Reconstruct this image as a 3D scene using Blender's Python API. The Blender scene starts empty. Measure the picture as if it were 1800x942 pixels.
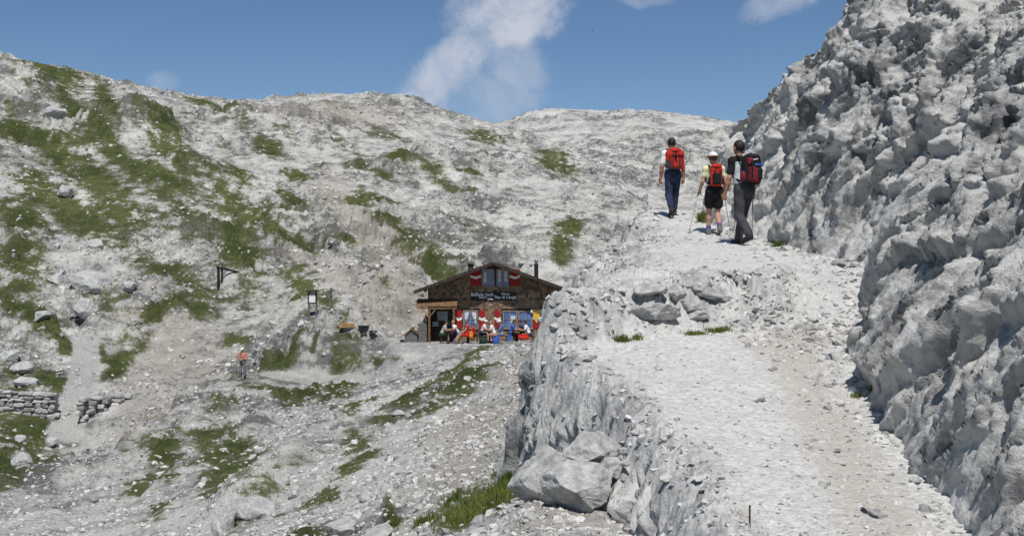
import bpy, math, random
import numpy as np
from mathutils import Vector, Matrix

# ------------------------------------------------------------------ camera, sky, sun, exposure
scene = bpy.context.scene
col = scene.collection
FOC, CX, CY = 2200.0, 900.0, 471.0           # survey units: pixels of an 1800 x 942 frame, eye at the origin

cam_data = bpy.data.cameras.new('camera')
cam_data.sensor_width = 36.0
cam_data.lens = 44.0
cam_data.clip_start = 0.1
cam_data.clip_end = 3000.0
cam = bpy.data.objects.new('camera', cam_data)
cam.location = (0, 0, 0)
cam.rotation_euler = (math.radians(90), 0, 0)
col.objects.link(cam)
scene.camera = cam
scene.render.resolution_x, scene.render.resolution_y = 1024, 535

SUN_DIR = Vector((0.05, -0.52, 0.85)).normalized()      # towards the sun: high, behind the viewer, a little right
SUN_EL = math.asin(SUN_DIR.z)
SUN_AZ = math.atan2(SUN_DIR.x, SUN_DIR.y)               # clockwise from +Y

sun_data = bpy.data.lights.new('sun', 'SUN')
sun_data.energy = 3.9
sun_data.angle = math.radians(0.53)
sun_data.color = (1.0, 0.965, 0.91)
sun = bpy.data.objects.new('sun', sun_data)
sun.rotation_euler = (-SUN_DIR).to_track_quat('-Z', 'Y').to_euler()
sun.location = (20, -30, 60)
col.objects.link(sun)

scene.view_settings.view_transform = 'Standard'
scene.view_settings.look = 'None'
scene.view_settings.gamma = 1.0
scene.view_settings.use_curve_mapping = False
scene.view_settings.exposure = 0.06
scene.cycles.max_bounces = 6
scene.cycles.diffuse_bounces = 3


class N:
    """small helper for node trees"""
    def __init__(self, tree):
        self.t = tree
        tree.nodes.clear()
    def new(self, kind, **kw):
        n = self.t.nodes.new(kind)
        for k, v in kw.items():
            setattr(n, k, v)
        return n
    def link(self, a, b):
        self.t.links.new(a, b)
    def put(self, sock, v):
        if isinstance(v, bpy.types.NodeSocket):
            self.link(v, sock)
        else:
            sock.default_value = v
    def math(self, op, a, b=0.0, c=None, clamp=False):
        n = self.new('ShaderNodeMath', operation=op)
        n.use_clamp = clamp
        self.put(n.inputs[0], a)
        self.put(n.inputs[1], b)
        if c is not None:
            self.put(n.inputs[2], c)
        return n.outputs[0]
    def vmath(self, op, a, b=None):
        n = self.new('ShaderNodeVectorMath', operation=op)
        self.put(n.inputs[0], a)
        if b is not None:
            self.put(n.inputs[1], b)
        return n.outputs['Value'] if op in ('LENGTH', 'DOT_PRODUCT') else n.outputs[0]
    def ramp(self, x, lo, hi, a=0.0, b=1.0):
        n = self.new('ShaderNodeMapRange', interpolation_type='SMOOTHSTEP')
        self.put(n.inputs[0], x)
        n.inputs[1].default_value, n.inputs[2].default_value = lo, hi
        n.inputs[3].default_value, n.inputs[4].default_value = a, b
        return n.outputs[0]
    def mix(self, f, a, b, blend='MIX'):
        n = self.new('ShaderNodeMix', data_type='RGBA', blend_type=blend)
        self.put(n.inputs[0], f)
        for s, v in ((n.inputs[6], a), (n.inputs[7], b)):
            if isinstance(v, tuple) and len(v) == 3:
                v = (*v, 1.0)
            self.put(s, v)
        return n.outputs[2]
    def noise(self, vec, scale, detail=4.0, rough=0.55, dist=0.0):
        n = self.new('ShaderNodeTexNoise')
        if vec is not None:
            self.link(vec, n.inputs['Vector'])
        n.inputs['Scale'].default_value = scale
        n.inputs['Detail'].default_value = detail
        n.inputs['Roughness'].default_value = rough
        n.inputs['Distortion'].default_value = dist
        return n.outputs[0]
    def voro(self, vec, scale, feature='F1', rnd=1.0):
        n = self.new('ShaderNodeTexVoronoi', feature=feature)
        if vec is not None:
            self.link(vec, n.inputs['Vector'])
        n.inputs['Scale'].default_value = scale
        n.inputs['Randomness'].default_value = rnd
        return n
    def attr(self, name):
        n = self.new('ShaderNodeAttribute')
        n.attribute_name = name
        return n


# sky: physical sky with thin fair-weather cloud; the clouds stand at directions of their own round the whole sky
world = bpy.data.worlds.new('World')
scene.world = world
world.use_nodes = True
w = N(world.node_tree)
sky = w.new('ShaderNodeTexSky', sky_type='NISHITA')
sky.sun_disc = False
sky.sun_elevation = SUN_EL
sky.sun_rotation = SUN_AZ
sky.altitude = 2500.0
sky.air_density = 1.0
sky.dust_density = 0.3
sky.ozone_density = 2.5
tc = w.new('ShaderNodeTexCoord')
dirv = tc.outputs['Generated']
sep = w.new('ShaderNodeSeparateXYZ'); w.link(dirv, sep.inputs[0])
warp = w.new('ShaderNodeTexNoise'); w.link(dirv, warp.inputs['Vector'])
warp.inputs['Scale'].default_value = 14.0; warp.inputs['Detail'].default_value = 5.0
wv = w.vmath('SUBTRACT', warp.outputs['Color'], (0.5, 0.5, 0.5))
wsc = w.new('ShaderNodeVectorMath', operation='SCALE'); w.link(wv, wsc.inputs[0]); wsc.inputs['Scale'].default_value = 0.045
dw = w.vmath('ADD', dirv, wsc.outputs[0])
fb = w.noise(dw, 26.0, 8.0, 0.66)
fb2 = w.noise(dirv, 7.0, 5.0, 0.55)

def cloud(px, py, half_len, half_wid, ang, dens):
    """a soft bank of cloud centred on a direction"""
    d = Vector(((px - CX) / FOC, 1.0, (CY - py) / FOC)).normalized()
    right = Vector((1, 0, 0)); up = Vector((0, 0, 1))
    a = math.radians(ang)
    ex = (right * math.cos(a) + up * math.sin(a)); ey = (up * math.cos(a) - right * math.sin(a))
    off = w.vmath('SUBTRACT', dw, tuple(d))
    u = w.math('MULTIPLY', w.vmath('DOT_PRODUCT', off, tuple(ex)), FOC / half_len)
    v = w.math('MULTIPLY', w.vmath('DOT_PRODUCT', off, tuple(ey)), FOC / half_wid)
    fwd = w.math('MULTIPLY', w.vmath('DOT_PRODUCT', off, tuple(d)), 6.0)
    r2 = w.math('ADD', w.math('ADD', w.math('MULTIPLY', u, u), w.math('MULTIPLY', v, v)), w.math('MULTIPLY', fwd, fwd))
    core = w.ramp(r2, 0.05, 1.5, 1.0, 0.0)
    tex = w.ramp(w.math('ADD', core, w.math('MULTIPLY', w.math('SUBTRACT', fb, 0.5), 2.2)), 0.15, 1.5, 0.0, 1.0)
    return w.math('MULTIPLY', w.math('MULTIPLY', w.ramp(core, 0.0, 0.35), tex), dens)

banks = [cloud(780, 135, 175, 60, 46, 0.85), cloud(885, 25, 125, 75, 8, 1.0), cloud(915, 120, 45, 70, 80, 0.5),
         cloud(740, 185, 90, 40, 20, 0.6), cloud(850, 180, 130, 45, 5, 0.42),
         cloud(285, 148, 40, 22, 0, 0.4), cloud(1375, 15, 75, 35, 25, 0.55), 
         cloud(1140, 5, 60, 14, 0, 0.4),
         cloud(-700, 60, 300, 110, 25, 0.9), cloud(2500, -100, 330, 110, 15, 0.9), cloud(300, -420, 380, 120, 20, 0.9)]
c = banks[0]
for b in banks[1:]:
    c = w.math('MAXIMUM', c, b)
# the same thin cloud drifts over the rest of the sky
rest = w.math('MULTIPLY', w.ramp(fb2, 0.62, 0.8), w.ramp(sep.outputs[1], 0.55, 0.2))
c = w.math('MAXIMUM', c, w.math('MULTIPLY', rest, w.math('MULTIPLY', w.ramp(sep.outputs[2], 0.0, 0.15), 0.7)))
c = w.math('MINIMUM', c, 0.92)
SKY_STRENGTH = 0.076
hs = w.new('ShaderNodeHueSaturation'); hs.inputs['Saturation'].default_value = 1.10; w.link(sky.outputs[0], hs.inputs['Color'])
skyc = hs.outputs[0]
bg = w.new('ShaderNodeBackground')
w.link(w.mix(c, skyc, (0.55 / SKY_STRENGTH, 0.585 / SKY_STRENGTH, 0.66 / SKY_STRENGTH)), bg.inputs[0])
bg.inputs[1].default_value = SKY_STRENGTH
wo = w.new('ShaderNodeOutputWorld')
w.link(bg.outputs[0], wo.inputs[0])

# ------------------------------------------------------------------ tools
random.seed(7)
rng = np.random.default_rng(7)
F32 = np.float32

_perm = rng.permutation(4096).astype(np.int64)
_grad = rng.normal(size=(4096, 3)); _grad /= np.linalg.norm(_grad, axis=1, keepdims=True)
_rnd = rng.random((4096, 4))

_perm2 = np.concatenate([_perm, _perm]).astype(np.int32)
_g32 = [np.ascontiguousarray(_grad[:, q]).astype(F32) for q in range(3)]

def _hash(i, j, k):
    return _perm2[_perm2[_perm2[i & 4095] + (j & 4095)] + (k & 4095)]

def perlin(p):
    """gradient noise, about -0.7..0.7"""
    p = np.asarray(p)
    ii = [np.floor(p[:, q]).astype(np.int32) for q in range(3)]
    f = [(p[:, q] - ii[q]).astype(F32) for q in range(3)]
    u = [q * q * q * (q * (q * 6 - 15) + 10) for q in f]
    jj = [(ii[1] + q) & 4095 for q in (0, 1)]; kk = [(ii[2] + q) & 4095 for q in (0, 1)]
    out = 0.0
    for dx in (0, 1):
        hx_ = _perm2[(ii[0] + dx) & 4095]
        wx = u[0] if dx else 1 - u[0]
        for dy in (0, 1):
            hy = _perm2[hx_ + jj[dy]]
            wxy = wx * (u[1] if dy else 1 - u[1])
            for dz in (0, 1):
                h = _perm2[hy + kk[dz]]
                out = out + wxy * (u[2] if dz else 1 - u[2]) * ((f[0] - dx) * _g32[0][h] + (f[1] - dy) * _g32[1][h] + (f[2] - dz) * _g32[2][h])
    return out

def fbm(p, octs=4, gain=0.5, lac=2.03):
    a, s, out = 1.0, 1.0, 0.0
    for o in range(octs):
        out = out + a * perlin(p * s + o * 17.3)
        a *= gain; s *= lac
    return out

def ridged(p, octs=3, gain=0.5):
    a, s, out = 1.0, 1.0, 0.0
    for o in range(octs):
        out = out + a * (1 - 2.2 * np.abs(perlin(p * s + o * 31.7)))
        a *= gain; s *= 2.07
    return out

def cells(p, three=True):
    """cellular noise: nearest distance, second distance, random value, random tilt of the nearest cell"""
    i = np.floor(p).astype(np.int64); f = p - i
    n = len(p)
    d1 = np.full(n, 9.0); d2 = np.full(n, 9.0); val = np.zeros(n); tx = np.zeros(n); ty = np.zeros(n)
    for dx in (-1, 0, 1):
        for dy in (-1, 0, 1):
            for dz in ((-1, 0, 1) if three else (0,)):
                h = _hash(i[:, 0] + dx, i[:, 1] + dy, i[:, 2] + dz)
                r = _rnd[h]
                ox = dx + r[:, 0] - f[:, 0]; oy = dy + r[:, 1] - f[:, 1]
                oz = (dz + r[:, 2] - f[:, 2]) if three else 0.0
                d = ox * ox + oy * oy + oz * oz
                near = d < d1
                d2 = np.where(near, d1, np.minimum(d2, d))
                val = np.where(near, r[:, 3], val)
                tx = np.where(near, (r[:, 0] - .5) * -ox + (r[:, 2] - .5) * -oy, tx)
                d1 = np.where(near, d, d1)
    return np.sqrt(d1), np.sqrt(d2), val, tx

def sstep(a, b, x):
    t = np.clip((x - a) / (b - a), 0, 1)
    return t * t * (3 - 2 * t)

def bedding(t, th, sharp):
    q = t / th; f = q - np.floor(q)
    return (sstep(0.5 - sharp, 0.5 + sharp, f) - f) * th

lut = lambda t, q: np.interp(q, [a for a, _ in t], [b for _, b in t])

def link(o, parent=None):
    col.objects.link(o)
    if parent is not None:
        o.parent = parent
    return o

def mesh_data(name, v, f, smooth=False):
    me = bpy.data.meshes.new(name)
    v = np.asarray(v, dtype=F32)
    if isinstance(f, np.ndarray) and f.ndim == 2:
        k = f.shape[1]
        me.vertices.add(len(v)); me.vertices.foreach_set('co', v.ravel())
        me.loops.add(f.size); me.loops.foreach_set('vertex_index', f.ravel().astype(np.int32))
        me.polygons.add(len(f))
        me.polygons.foreach_set('loop_start', np.arange(0, f.size, k, dtype=np.int32))
        me.update(calc_edges=True)
    else:
        me.from_pydata([tuple(map(float, q)) for q in v], [], [tuple(map(int, q)) for q in f])
        me.update()
    if smooth and len(me.polygons):
        me.polygons.foreach_set('use_smooth', np.ones(len(me.polygons), dtype=bool))
    return me

def mobj(name, v, f, mat=None, parent=None, smooth=False):
    me = mesh_data(name, v, f, smooth)
    if mat:
        me.materials.append(mat)
    return link(bpy.data.objects.new(name, me), parent)

def tag(o, label=None, cat=None, group=None, kind=None):
    if label: o['label'] = label
    if cat: o['category'] = cat
    if group: o['group'] = group
    if kind: o['kind'] = kind
    return o

def thing(name, label, cat, loc=(0, 0, 0), rotz=0.0, group=None):
    o = bpy.data.objects.new(name, None)
    o.empty_display_size = 0.2
    o.location = loc; o.rotation_euler = (0, 0, rotz)
    return tag(link(o), label, cat, group)

def vattr(me, name, arr):
    a = me.attributes.new(name, 'FLOAT', 'POINT')
    a.data.foreach_set('value', np.asarray(arr, dtype=F32).ravel())

class MB:
    """collects simple solids and links them as one mesh"""
    def __init__(self):
        self.v = []; self.f = []
    def raw(self, v, f):
        o = len(self.v)
        self.v += [tuple(q) for q in v]; self.f += [tuple(i + o for i in q) for q in f]
        return self
    def box(self, lo, hi, rot=None, piv=None):
        x0, y0, z0 = lo; x1, y1, z1 = hi
        v = [Vector(q) for q in ((x0, y0, z0), (x1, y0, z0), (x1, y1, z0), (x0, y1, z0), (x0, y0, z1), (x1, y0, z1), (x1, y1, z1), (x0, y1, z1))]
        if rot is not None:
            pv = Vector(piv) if piv is not None else (v[0] + v[6]) / 2
            v = [rot @ (q - pv) + pv for q in v]
        return self.raw(v, [(0, 3, 2, 1), (4, 5, 6, 7), (0, 1, 5, 4), (1, 2, 6, 5), (2, 3, 7, 6), (3, 0, 4, 7)])
    def beam(self, a, b, wx, wy, up=(0, 0, 1)):
        a = Vector(a); b = Vector(b); d = (b - a).normalized()
        u = Vector(up)
        if abs(d.dot(u)) > 0.95: u = Vector((0, 1, 0))
        s = d.cross(u).normalized() * wx / 2; t = s.cross(d).normalized() * wy / 2
        v = [a - s - t, a + s - t, a + s + t, a - s + t, b - s - t, b + s - t, b + s + t, b - s + t]
        return self.raw(v, [(0, 3, 2, 1), (4, 5, 6, 7), (0, 1, 5, 4), (1, 2, 6, 5), (2, 3, 7, 6), (3, 0, 4, 7)])
    def tube(self, pts, rads, n=10):
        pts = [Vector(p) for p in pts]
        rings = []
        for i, p in enumerate(pts):
            d = (pts[min(i + 1, len(pts) - 1)] - pts[max(i - 1, 0)]).normalized()
            u = Vector((1, 0, 0)) if abs(d.x) < 0.9 else Vector((0, 1, 0))
            s = d.cross(u).normalized(); t = d.cross(s)
            r = rads[i] if hasattr(rads, '__len__') else rads
            rings.append([p + (s * math.cos(a) + t * math.sin(a)) * r for a in (2 * math.pi * k / n for k in range(n))])
        v = [q for r in rings for q in r]; f = []
        for i in range(len(pts) - 1):
            for k in range(n):
                f.append((i * n + k, i * n + (k + 1) % n, (i + 1) * n + (k + 1) % n, (i + 1) * n + k))
        f.append(tuple(range(n - 1, -1, -1))); f.append(tuple((len(pts) - 1) * n + k for k in range(n)))
        return self.raw(v, f)
    def prism(self, poly, y0, y1):
        """polygon in x,z extruded along y"""
        n = len(poly)
        v = [(x, y0, z) for x, z in poly] + [(x, y1, z) for x, z in poly]
        f = [tuple(range(n)), tuple(range(2 * n - 1, n - 1, -1))]
        for k in range(n):
            f.append((k, n + k, n + (k + 1) % n, (k + 1) % n))
        return self.raw(v, f)
    def build(self, name, mat, parent=None, smooth=False, bevel=0.0):
        o = mobj(name, self.v, self.f, mat, parent, smooth)
        if bevel:
            m = o.modifiers.new('bevel', 'BEVEL'); m.width = bevel; m.segments = 2; m.limit_method = 'ANGLE'
        return o

# ---- implicit surfaces for bodies, packs and clothes: smooth union of rounded shapes, meshed by surface nets
def sd_cone(p, a, b, r1, r2):
    a = np.array(a, float); b = np.array(b, float); ba = b - a
    h = np.clip(((p - a) @ ba) / max(ba @ ba, 1e-9), 0, 1)
    return np.linalg.norm(p - a - h[:, None] * ba, axis=1) - (r1 + (r2 - r1) * h)

def sd_ell(p, c, r, R=None):
    q = p - np.array(c, float)
    if R is not None:
        q = q @ np.array(R)
    r = np.array(r, float)
    k0 = np.linalg.norm(q / r, axis=1); k1 = np.linalg.norm(q / (r * r), axis=1)
    return np.where(k1 > 1e-9, k0 * (k0 - 1) / np.maximum(k1, 1e-9), -r.min())

def sd_box(p, c, hb, rad, R=None):
    q = p - np.array(c, float)
    if R is not None:
        q = q @ np.array(R)
    q = np.abs(q) - (np.array(hb, float) - rad)
    return np.linalg.norm(np.maximum(q, 0), axis=1) + np.minimum(q.max(axis=1), 0) - rad

def sdf_mesh(prims, h, k=0.02, cut=None, bump=None):
    lo = np.full(3, 1e9); hi = np.full(3, -1e9)
    for q in prims:
        if q[0] == 'c':
            for pt, r in ((q[1], q[3]), (q[2], q[4])):
                lo = np.minimum(lo, np.array(pt) - r); hi = np.maximum(hi, np.array(pt) + r)
        else:
            r = np.linalg.norm(np.array(q[2])) if len(q) > (3 if q[0] == 'e' else 4) and q[-1] is not None else np.array(q[2])
            lo = np.minimum(lo, np.array(q[1]) - r); hi = np.maximum(hi, np.array(q[1]) + r)
    lo -= 3 * h + k; hi += 3 * h + k
    n = np.ceil((hi - lo) / h).astype(int) + 1
    ax = [lo[d] + h * np.arange(n[d]) for d in range(3)]
    G = np.stack(np.meshgrid(*ax, indexing='ij'), -1).reshape(-1, 3)
    D = np.full(len(G), 1.0)
    for q in prims:
        if q[0] == 'c':
            d = sd_cone(G, *q[1:])
        elif q[0] == 'e':
            d = sd_ell(G, *q[1:])
        else:
            d = sd_box(G, *q[1:])
        m = np.maximum(k - np.abs(D - d), 0) / k
        D = np.minimum(D, d) - m * m * k * 0.25
    if bump is not None:
        D = D + bump(G)
    if cut is not None:
        D = np.maximum(D, cut(G))
    D = D.reshape(n)
    s = D < 0
    corners = [(i, j, l) for i in (0, 1) for j in (0, 1) for l in (0, 1)]
    sl = lambda A, c: A[c[0]:A.shape[0] - 1 + c[0], c[1]:A.shape[1] - 1 + c[1], c[2]:A.shape[2] - 1 + c[2]]
    cnt = sum(sl(s, c).astype(np.int8) for c in corners)
    act = (cnt > 0) & (cnt < 8)
    idx = np.full(act.shape, -1, dtype=np.int64); idx[act] = np.arange(act.sum())
    acc = np.zeros((act.sum(), 3)); num = np.zeros(act.sum())
    val = {c: sl(D, c)[act] for c in corners}
    for c in corners:
        for d in range(3):
            if c[d] == 0:
                e = list(c); e[d] = 1; e = tuple(e)
                a, b = val[c], val[e]
                x = (a < 0) != (b < 0)
                t = np.where(x, a / np.where(x, a - b, 1), 0)
                pt = np.tile(np.array(c, float), (len(a), 1)); pt[:, d] = t
                acc += pt * x[:, None]; num += x
    base = np.argwhere(act)
    V = lo + h * (base + acc / num[:, None])
    quads = []
    for d in range(3):
        a, b = (d + 1) % 3, (d + 2) % 3
        s0 = [slice(None)] * 3; s1 = [slice(None)] * 3
        s0[d] = slice(0, -1); s1[d] = slice(1, None)
        A, B = s[tuple(s0)], s[tuple(s1)]
        for flip, msk in ((False, A & ~B), (True, ~A & B)):
            E = np.argwhere(msk)
            E = E[(E[:, a] > 0) & (E[:, b] > 0) & (E[:, a] < act.shape[a]) & (E[:, b] < act.shape[b])]
            if not len(E):
                continue
            q = []
            for da, db in ((1, 1), (0, 1), (0, 0), (1, 0)):
                C = E.copy(); C[:, a] -= da; C[:, b] -= db
                q.append(idx[C[:, 0], C[:, 1], C[:, 2]])
            q = np.stack(q, 1)
            quads.append(q[:, ::-1] if flip else q)
    Fq = np.concatenate(quads)
    return V, Fq[(Fq >= 0).all(axis=1)]

def sdf_obj(name, prims, h, mat, parent, k=0.02, cut=None, bump=None):
    v, f = sdf_mesh(prims, h, k, cut, bump)
    return mobj(name, v, f, mat, parent, smooth=True)

# ---- materials
def pmat(name, colr, rough=0.8, spec=0.3, metal=0.0, var=0.12, scale=8.0, bump=0.0, bscale=60.0):
    """plain procedural material with a little mottling"""
    m = bpy.data.materials.new(name); m.use_nodes = True
    n = N(m.node_tree)
    tcn = n.new('ShaderNodeTexCoord')
    nz = n.noise(tcn.outputs['Object'], scale, 5.0, 0.6)
    dark = tuple(x * (1 - var * 1.6) for x in colr); lite = tuple(min(1, x * (1 + var)) for x in colr)
    cmix = n.mix(n.ramp(nz, 0.3, 0.7), dark, lite)
    b = n.new('ShaderNodeBsdfPrincipled')
    n.link(cmix, b.inputs['Base Color'])
    b.inputs['Roughness'].default_value = rough
    b.inputs['Specular IOR Level'].default_value = spec
    b.inputs['Metallic'].default_value = metal
    if bump:
        bp = n.new('ShaderNodeBump'); bp.inputs['Strength'].default_value = bump; bp.inputs['Distance'].default_value = 0.02
        n.link(n.noise(tcn.outputs['Object'], bscale, 4.0, 0.6), bp.inputs['Height'])
        n.link(bp.outputs[0], b.inputs['Normal'])
    o = n.new('ShaderNodeOutputMaterial'); n.link(b.outputs[0], o.inputs[0])
    return m

def rock_mat(name, lo, hi, dark, scale=1.0, veg=False, gravel=False, bump=0.5, bdist=0.1, mid=0.0):
    """limestone: pale grey with darker weathered patches ('tone' on the mesh) and grit; optional turf, soil and trodden gravel"""
    m = bpy.data.materials.new(name); m.use_nodes = True
    n = N(m.node_tree)
    g = n.new('ShaderNodeNewGeometry')
    pos = g.outputs['Position']
    tone = n.attr('tone').outputs['Fac']
    fin = n.noise(pos, 5.0 * scale, 6.0, 0.72)
    if mid:      # broken mottling about a metre across
        mp = n.new('ShaderNodeMapping'); n.link(pos, mp.inputs[0]); mp.inputs['Scale'].default_value = (0.8, 0.8, 1.7)
        tone = n.math('ADD', tone, n.math('MULTIPLY', n.math('SUBTRACT', n.noise(mp.outputs[0], 0.9, 5.0, 0.7), 0.5), mid))
    t = n.math('ADD', tone, n.math('MULTIPLY', n.math('SUBTRACT', fin, 0.5), 1.5))
    c = n.mix(n.ramp(t, 0.15, 0.55), dark, lo)
    c = n.mix(n.ramp(t, 0.45, 0.95), c, hi)
    hgt = fin
    soil = n.attr('soil').outputs['Fac'] if (veg or gravel) else None
    if gravel:
        ga = n.attr('gravel').outputs['Fac']
        vg = n.voro(pos, 24.0)
        sepc = n.new('ShaderNodeSeparateColor'); n.link(vg.outputs['Color'], sepc.inputs[0])
        gc = n.mix(sepc.outputs[0], tuple(x * 1.10 for x in lo), tuple(min(1, x * 1.06) for x in hi))
        gc = n.mix(n.ramp(n.math('ADD', fin, n.math('MULTIPLY', tone, 0.3)), 0.40, 0.62, 0.38, 0.0), gc, dark)
        c = n.mix(ga, c, gc)
        gh = n.math('ADD', n.math('MULTIPLY', vg.outputs['Distance'], -0.25), n.math('MULTIPLY', fin, 0.5))
        mh = n.new('ShaderNodeMix', data_type='FLOAT'); n.link(ga, mh.inputs[0]); n.link(hgt, mh.inputs[2]); n.link(gh, mh.inputs[3])
        hgt = mh.outputs[0]
    if soil is not None:
        sn = n.math('ADD', soil, n.math('MULTIPLY', n.math('SUBTRACT', fin, 0.5), 1.6))
        c = n.mix(n.ramp(sn, 0.35, 1.0, 0.0, 0.65), c, (0.43, 0.385, 0.325))
    if veg:
        gr = n.attr('grass').outputs['Fac']
        gn = n.math('ADD', n.math('SUBTRACT', gr, n.math('MULTIPLY', n.math('SUBTRACT', tone, 0.72), 0.5)), n.math('MULTIPLY', n.math('SUBTRACT', fin, 0.5), 1.9))
        gcol = n.mix(n.ramp(t, 0.2, 0.8), (0.052, 0.070, 0.022), (0.112, 0.130, 0.046))
        gcol = n.mix(n.ramp(gr, 0.45, 0.95, 0.5, 0.0), gcol, (0.15, 0.142, 0.08))
        gcol = n.mix(n.ramp(fin, 0.5, 0.72, 0.0, 0.55), gcol, (0.165, 0.155, 0.07))
        c = n.mix(n.ramp(gn, 0.40, 0.80), c, gcol)
    b = n.new('ShaderNodeBsdfPrincipled')
    n.link(c, b.inputs['Base Color'])
    b.inputs['Roughness'].default_value = 0.95
    b.inputs['Specular IOR Level'].default_value = 0.15
    bp = n.new('ShaderNodeBump'); bp.inputs['Strength'].default_value = bump; bp.inputs['Distance'].default_value = bdist
    n.link(hgt, bp.inputs['Height']); n.link(bp.outputs[0], b.inputs['Normal'])
    o = n.new('ShaderNodeOutputMaterial'); n.link(b.outputs[0], o.inputs[0])
    return m

# ------------------------------------------------------------------ hillside
# surveyed profile: for lines of sight across the place, (distance in metres, height seen at that distance in frame units)
PROFILE = {
    -300: [(20, 1150), (30, 1010), (45, 900), (60, 800), (72, 690), (90, 500), (120, 320), (160, 170), (190, 90), (215, 62), (260, 90), (330, 140), (450, 190)],
    0: [(9, 1250), (20, 1110), (34, 960), (48, 850), (60, 775), (66, 742), (69.5, 690), (80, 605), (92, 505), (106, 400), (125, 300), (150, 200), (175, 133), (192, 106), (207, 107), (240, 135), (330, 190), (450, 225)],
    150: [(20, 1090), (34, 955), (45, 860), (57, 812), (65.3, 778), (69.5, 695), (75, 660), (82, 605), (95, 500), (112, 395), (135, 290), (165, 190), (190, 143), (204, 134), (240, 160), (330, 205), (450, 230)],
    300: [(9, 1200), (20, 1060), (30, 950), (42, 850), (56, 752), (66, 702), (75, 672), (84, 600), (93, 515), (105, 440), (125, 340), (150, 250), (180, 185), (201, 163), (225, 166), (260, 185), (330, 215), (450, 235)],
    427: [(15, 1060), (22, 965), (33, 865), (50, 765), (66, 692), (74, 665), (77.5, 660), (87, 585), (96, 514), (108, 450), (128, 350), (160, 245), (195, 188), (220, 181), (260, 192), (330, 220), (450, 235)],
    550: [(9, 1180), (13, 1060), (20, 955), (29, 870), (44, 768), (60, 706), (70, 678), (74.6, 667), (77.2, 608), (84, 561), (95, 510), (110, 440), (130, 350), (165, 245), (205, 182), (228, 167), (250, 174), (330, 225), (450, 240)],
    650: [(13, 1020), (19, 940), (27, 855), (40, 765), (55, 703), (66, 673), (72.5, 660), (75.8, 612), (80, 585), (92, 530), (102, 470), (120, 385), (150, 295), (190, 207), (226, 170), (250, 177), (330, 225), (450, 240)],
    750: [(9, 1060), (13, 965), (17, 900), (24, 825), (36, 750), (50, 690), (62, 655), (69, 630), (72, 606), (76, 600), (84, 590), (90, 555), (97, 500), (104, 450), (122, 385), (150, 300), (190, 222), (228, 184), (250, 189), (330, 226), (450, 240)],
    870: [(9, 1035), (11, 962), (13, 908), (15, 872), (19, 822), (27, 765), (40, 692), (55, 640), (64, 614), (69, 608), (76, 600), (86, 591), (92, 570), (100, 500), (112, 430), (130, 370), (160, 290), (200, 242), (232, 224), (252, 228), (290, 238), (330, 224), (370, 222), (450, 236)],
    950: [(9, 1010), (10.5, 942), (11.9, 892), (14, 855), (18, 793), (24, 738), (34, 682), (45, 632), (55, 612), (62, 606), (68, 603), (76, 600), (86, 592), (94, 560), (103, 490), (115, 420), (135, 360), (170, 290), (210, 252), (240, 248), (285, 226), (330, 195), (365, 195), (450, 220)],
    1050: [(9, 1005), (10.5, 938), (12, 890), (14, 855), (17, 800), (24, 730), (34, 670), (50, 625), (70, 600), (90, 560), (104, 480), (118, 405), (140, 350), (175, 300), (215, 262), (260, 230), (330, 197), (365, 197), (450, 220)],
    1160: [(9, 1060), (13, 920), (20, 790), (34, 690), (60, 610), (90, 540), (110, 460), (130, 410), (160, 350), (200, 290), (260, 235), (330, 197), (365, 198), (450, 220)],
    1280: [(9, 1080), (13, 950), (20, 800), (34, 690), (60, 610), (90, 540), (110, 460), (130, 410), (160, 350), (200, 295), (260, 240), (330, 214), (365, 216), (450, 230)],
    1600: [(9, 1100), (13, 980), (20, 830), (34, 700), (60, 610), (100, 500), (150, 390), (220, 300), (330, 220), (365, 220), (450, 235)],
    2200: [(9, 1100), (13, 980), (20, 830), (34, 700), (60, 610), (100, 500), (150, 390), (220, 300), (330, 220), (450, 235)],
}
ctrl = np.array([(px / 260.0, math.log(Y) * 4.2, py) for px, l in PROFILE.items() for Y, py in l])

def _tps(r2):
    return np.where(r2 > 1e-12, 0.5 * r2 * np.log(np.maximum(r2, 1e-12)), 0.0)

def _fit(c):
    n = len(c)
    d = ((c[:, None, :2] - c[None, :, :2]) ** 2).sum(-1)
    A = np.zeros((n + 3, n + 3)); A[:n, :n] = _tps(d) + np.eye(n) * 0.004
    A[:n, n] = 1; A[:n, n + 1:] = c[:, :2]; A[n, :n] = 1; A[n + 1:, :n] = c[:, :2].T
    return np.linalg.solve(A, np.concatenate([c[:, 2], np.zeros(3)]))
_wts = _fit(ctrl)

def base_height(X, Y):
    """broad shape of the hillside at plan position X, Y"""
    sh = X.shape; X = X.ravel(); Y = Y.ravel()
    out = np.empty(len(X))
    for s in range(0, len(X), 40000):
        x = X[s:s + 40000]; y = Y[s:s + 40000]
        u = (x / y * FOC + CX) / 260.0; v = np.log(y) * 4.2
        d = (u[:, None] - ctrl[None, :, 0]) ** 2 + (v[:, None] - ctrl[None, :, 1]) ** 2
        py = _tps(d) @ _wts[:-3] + _wts[-3] + _wts[-2] * u + _wts[-1] * v
        out[s:s + 40000] = (CY - py) / FOC * y
    return out.reshape(sh)

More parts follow.
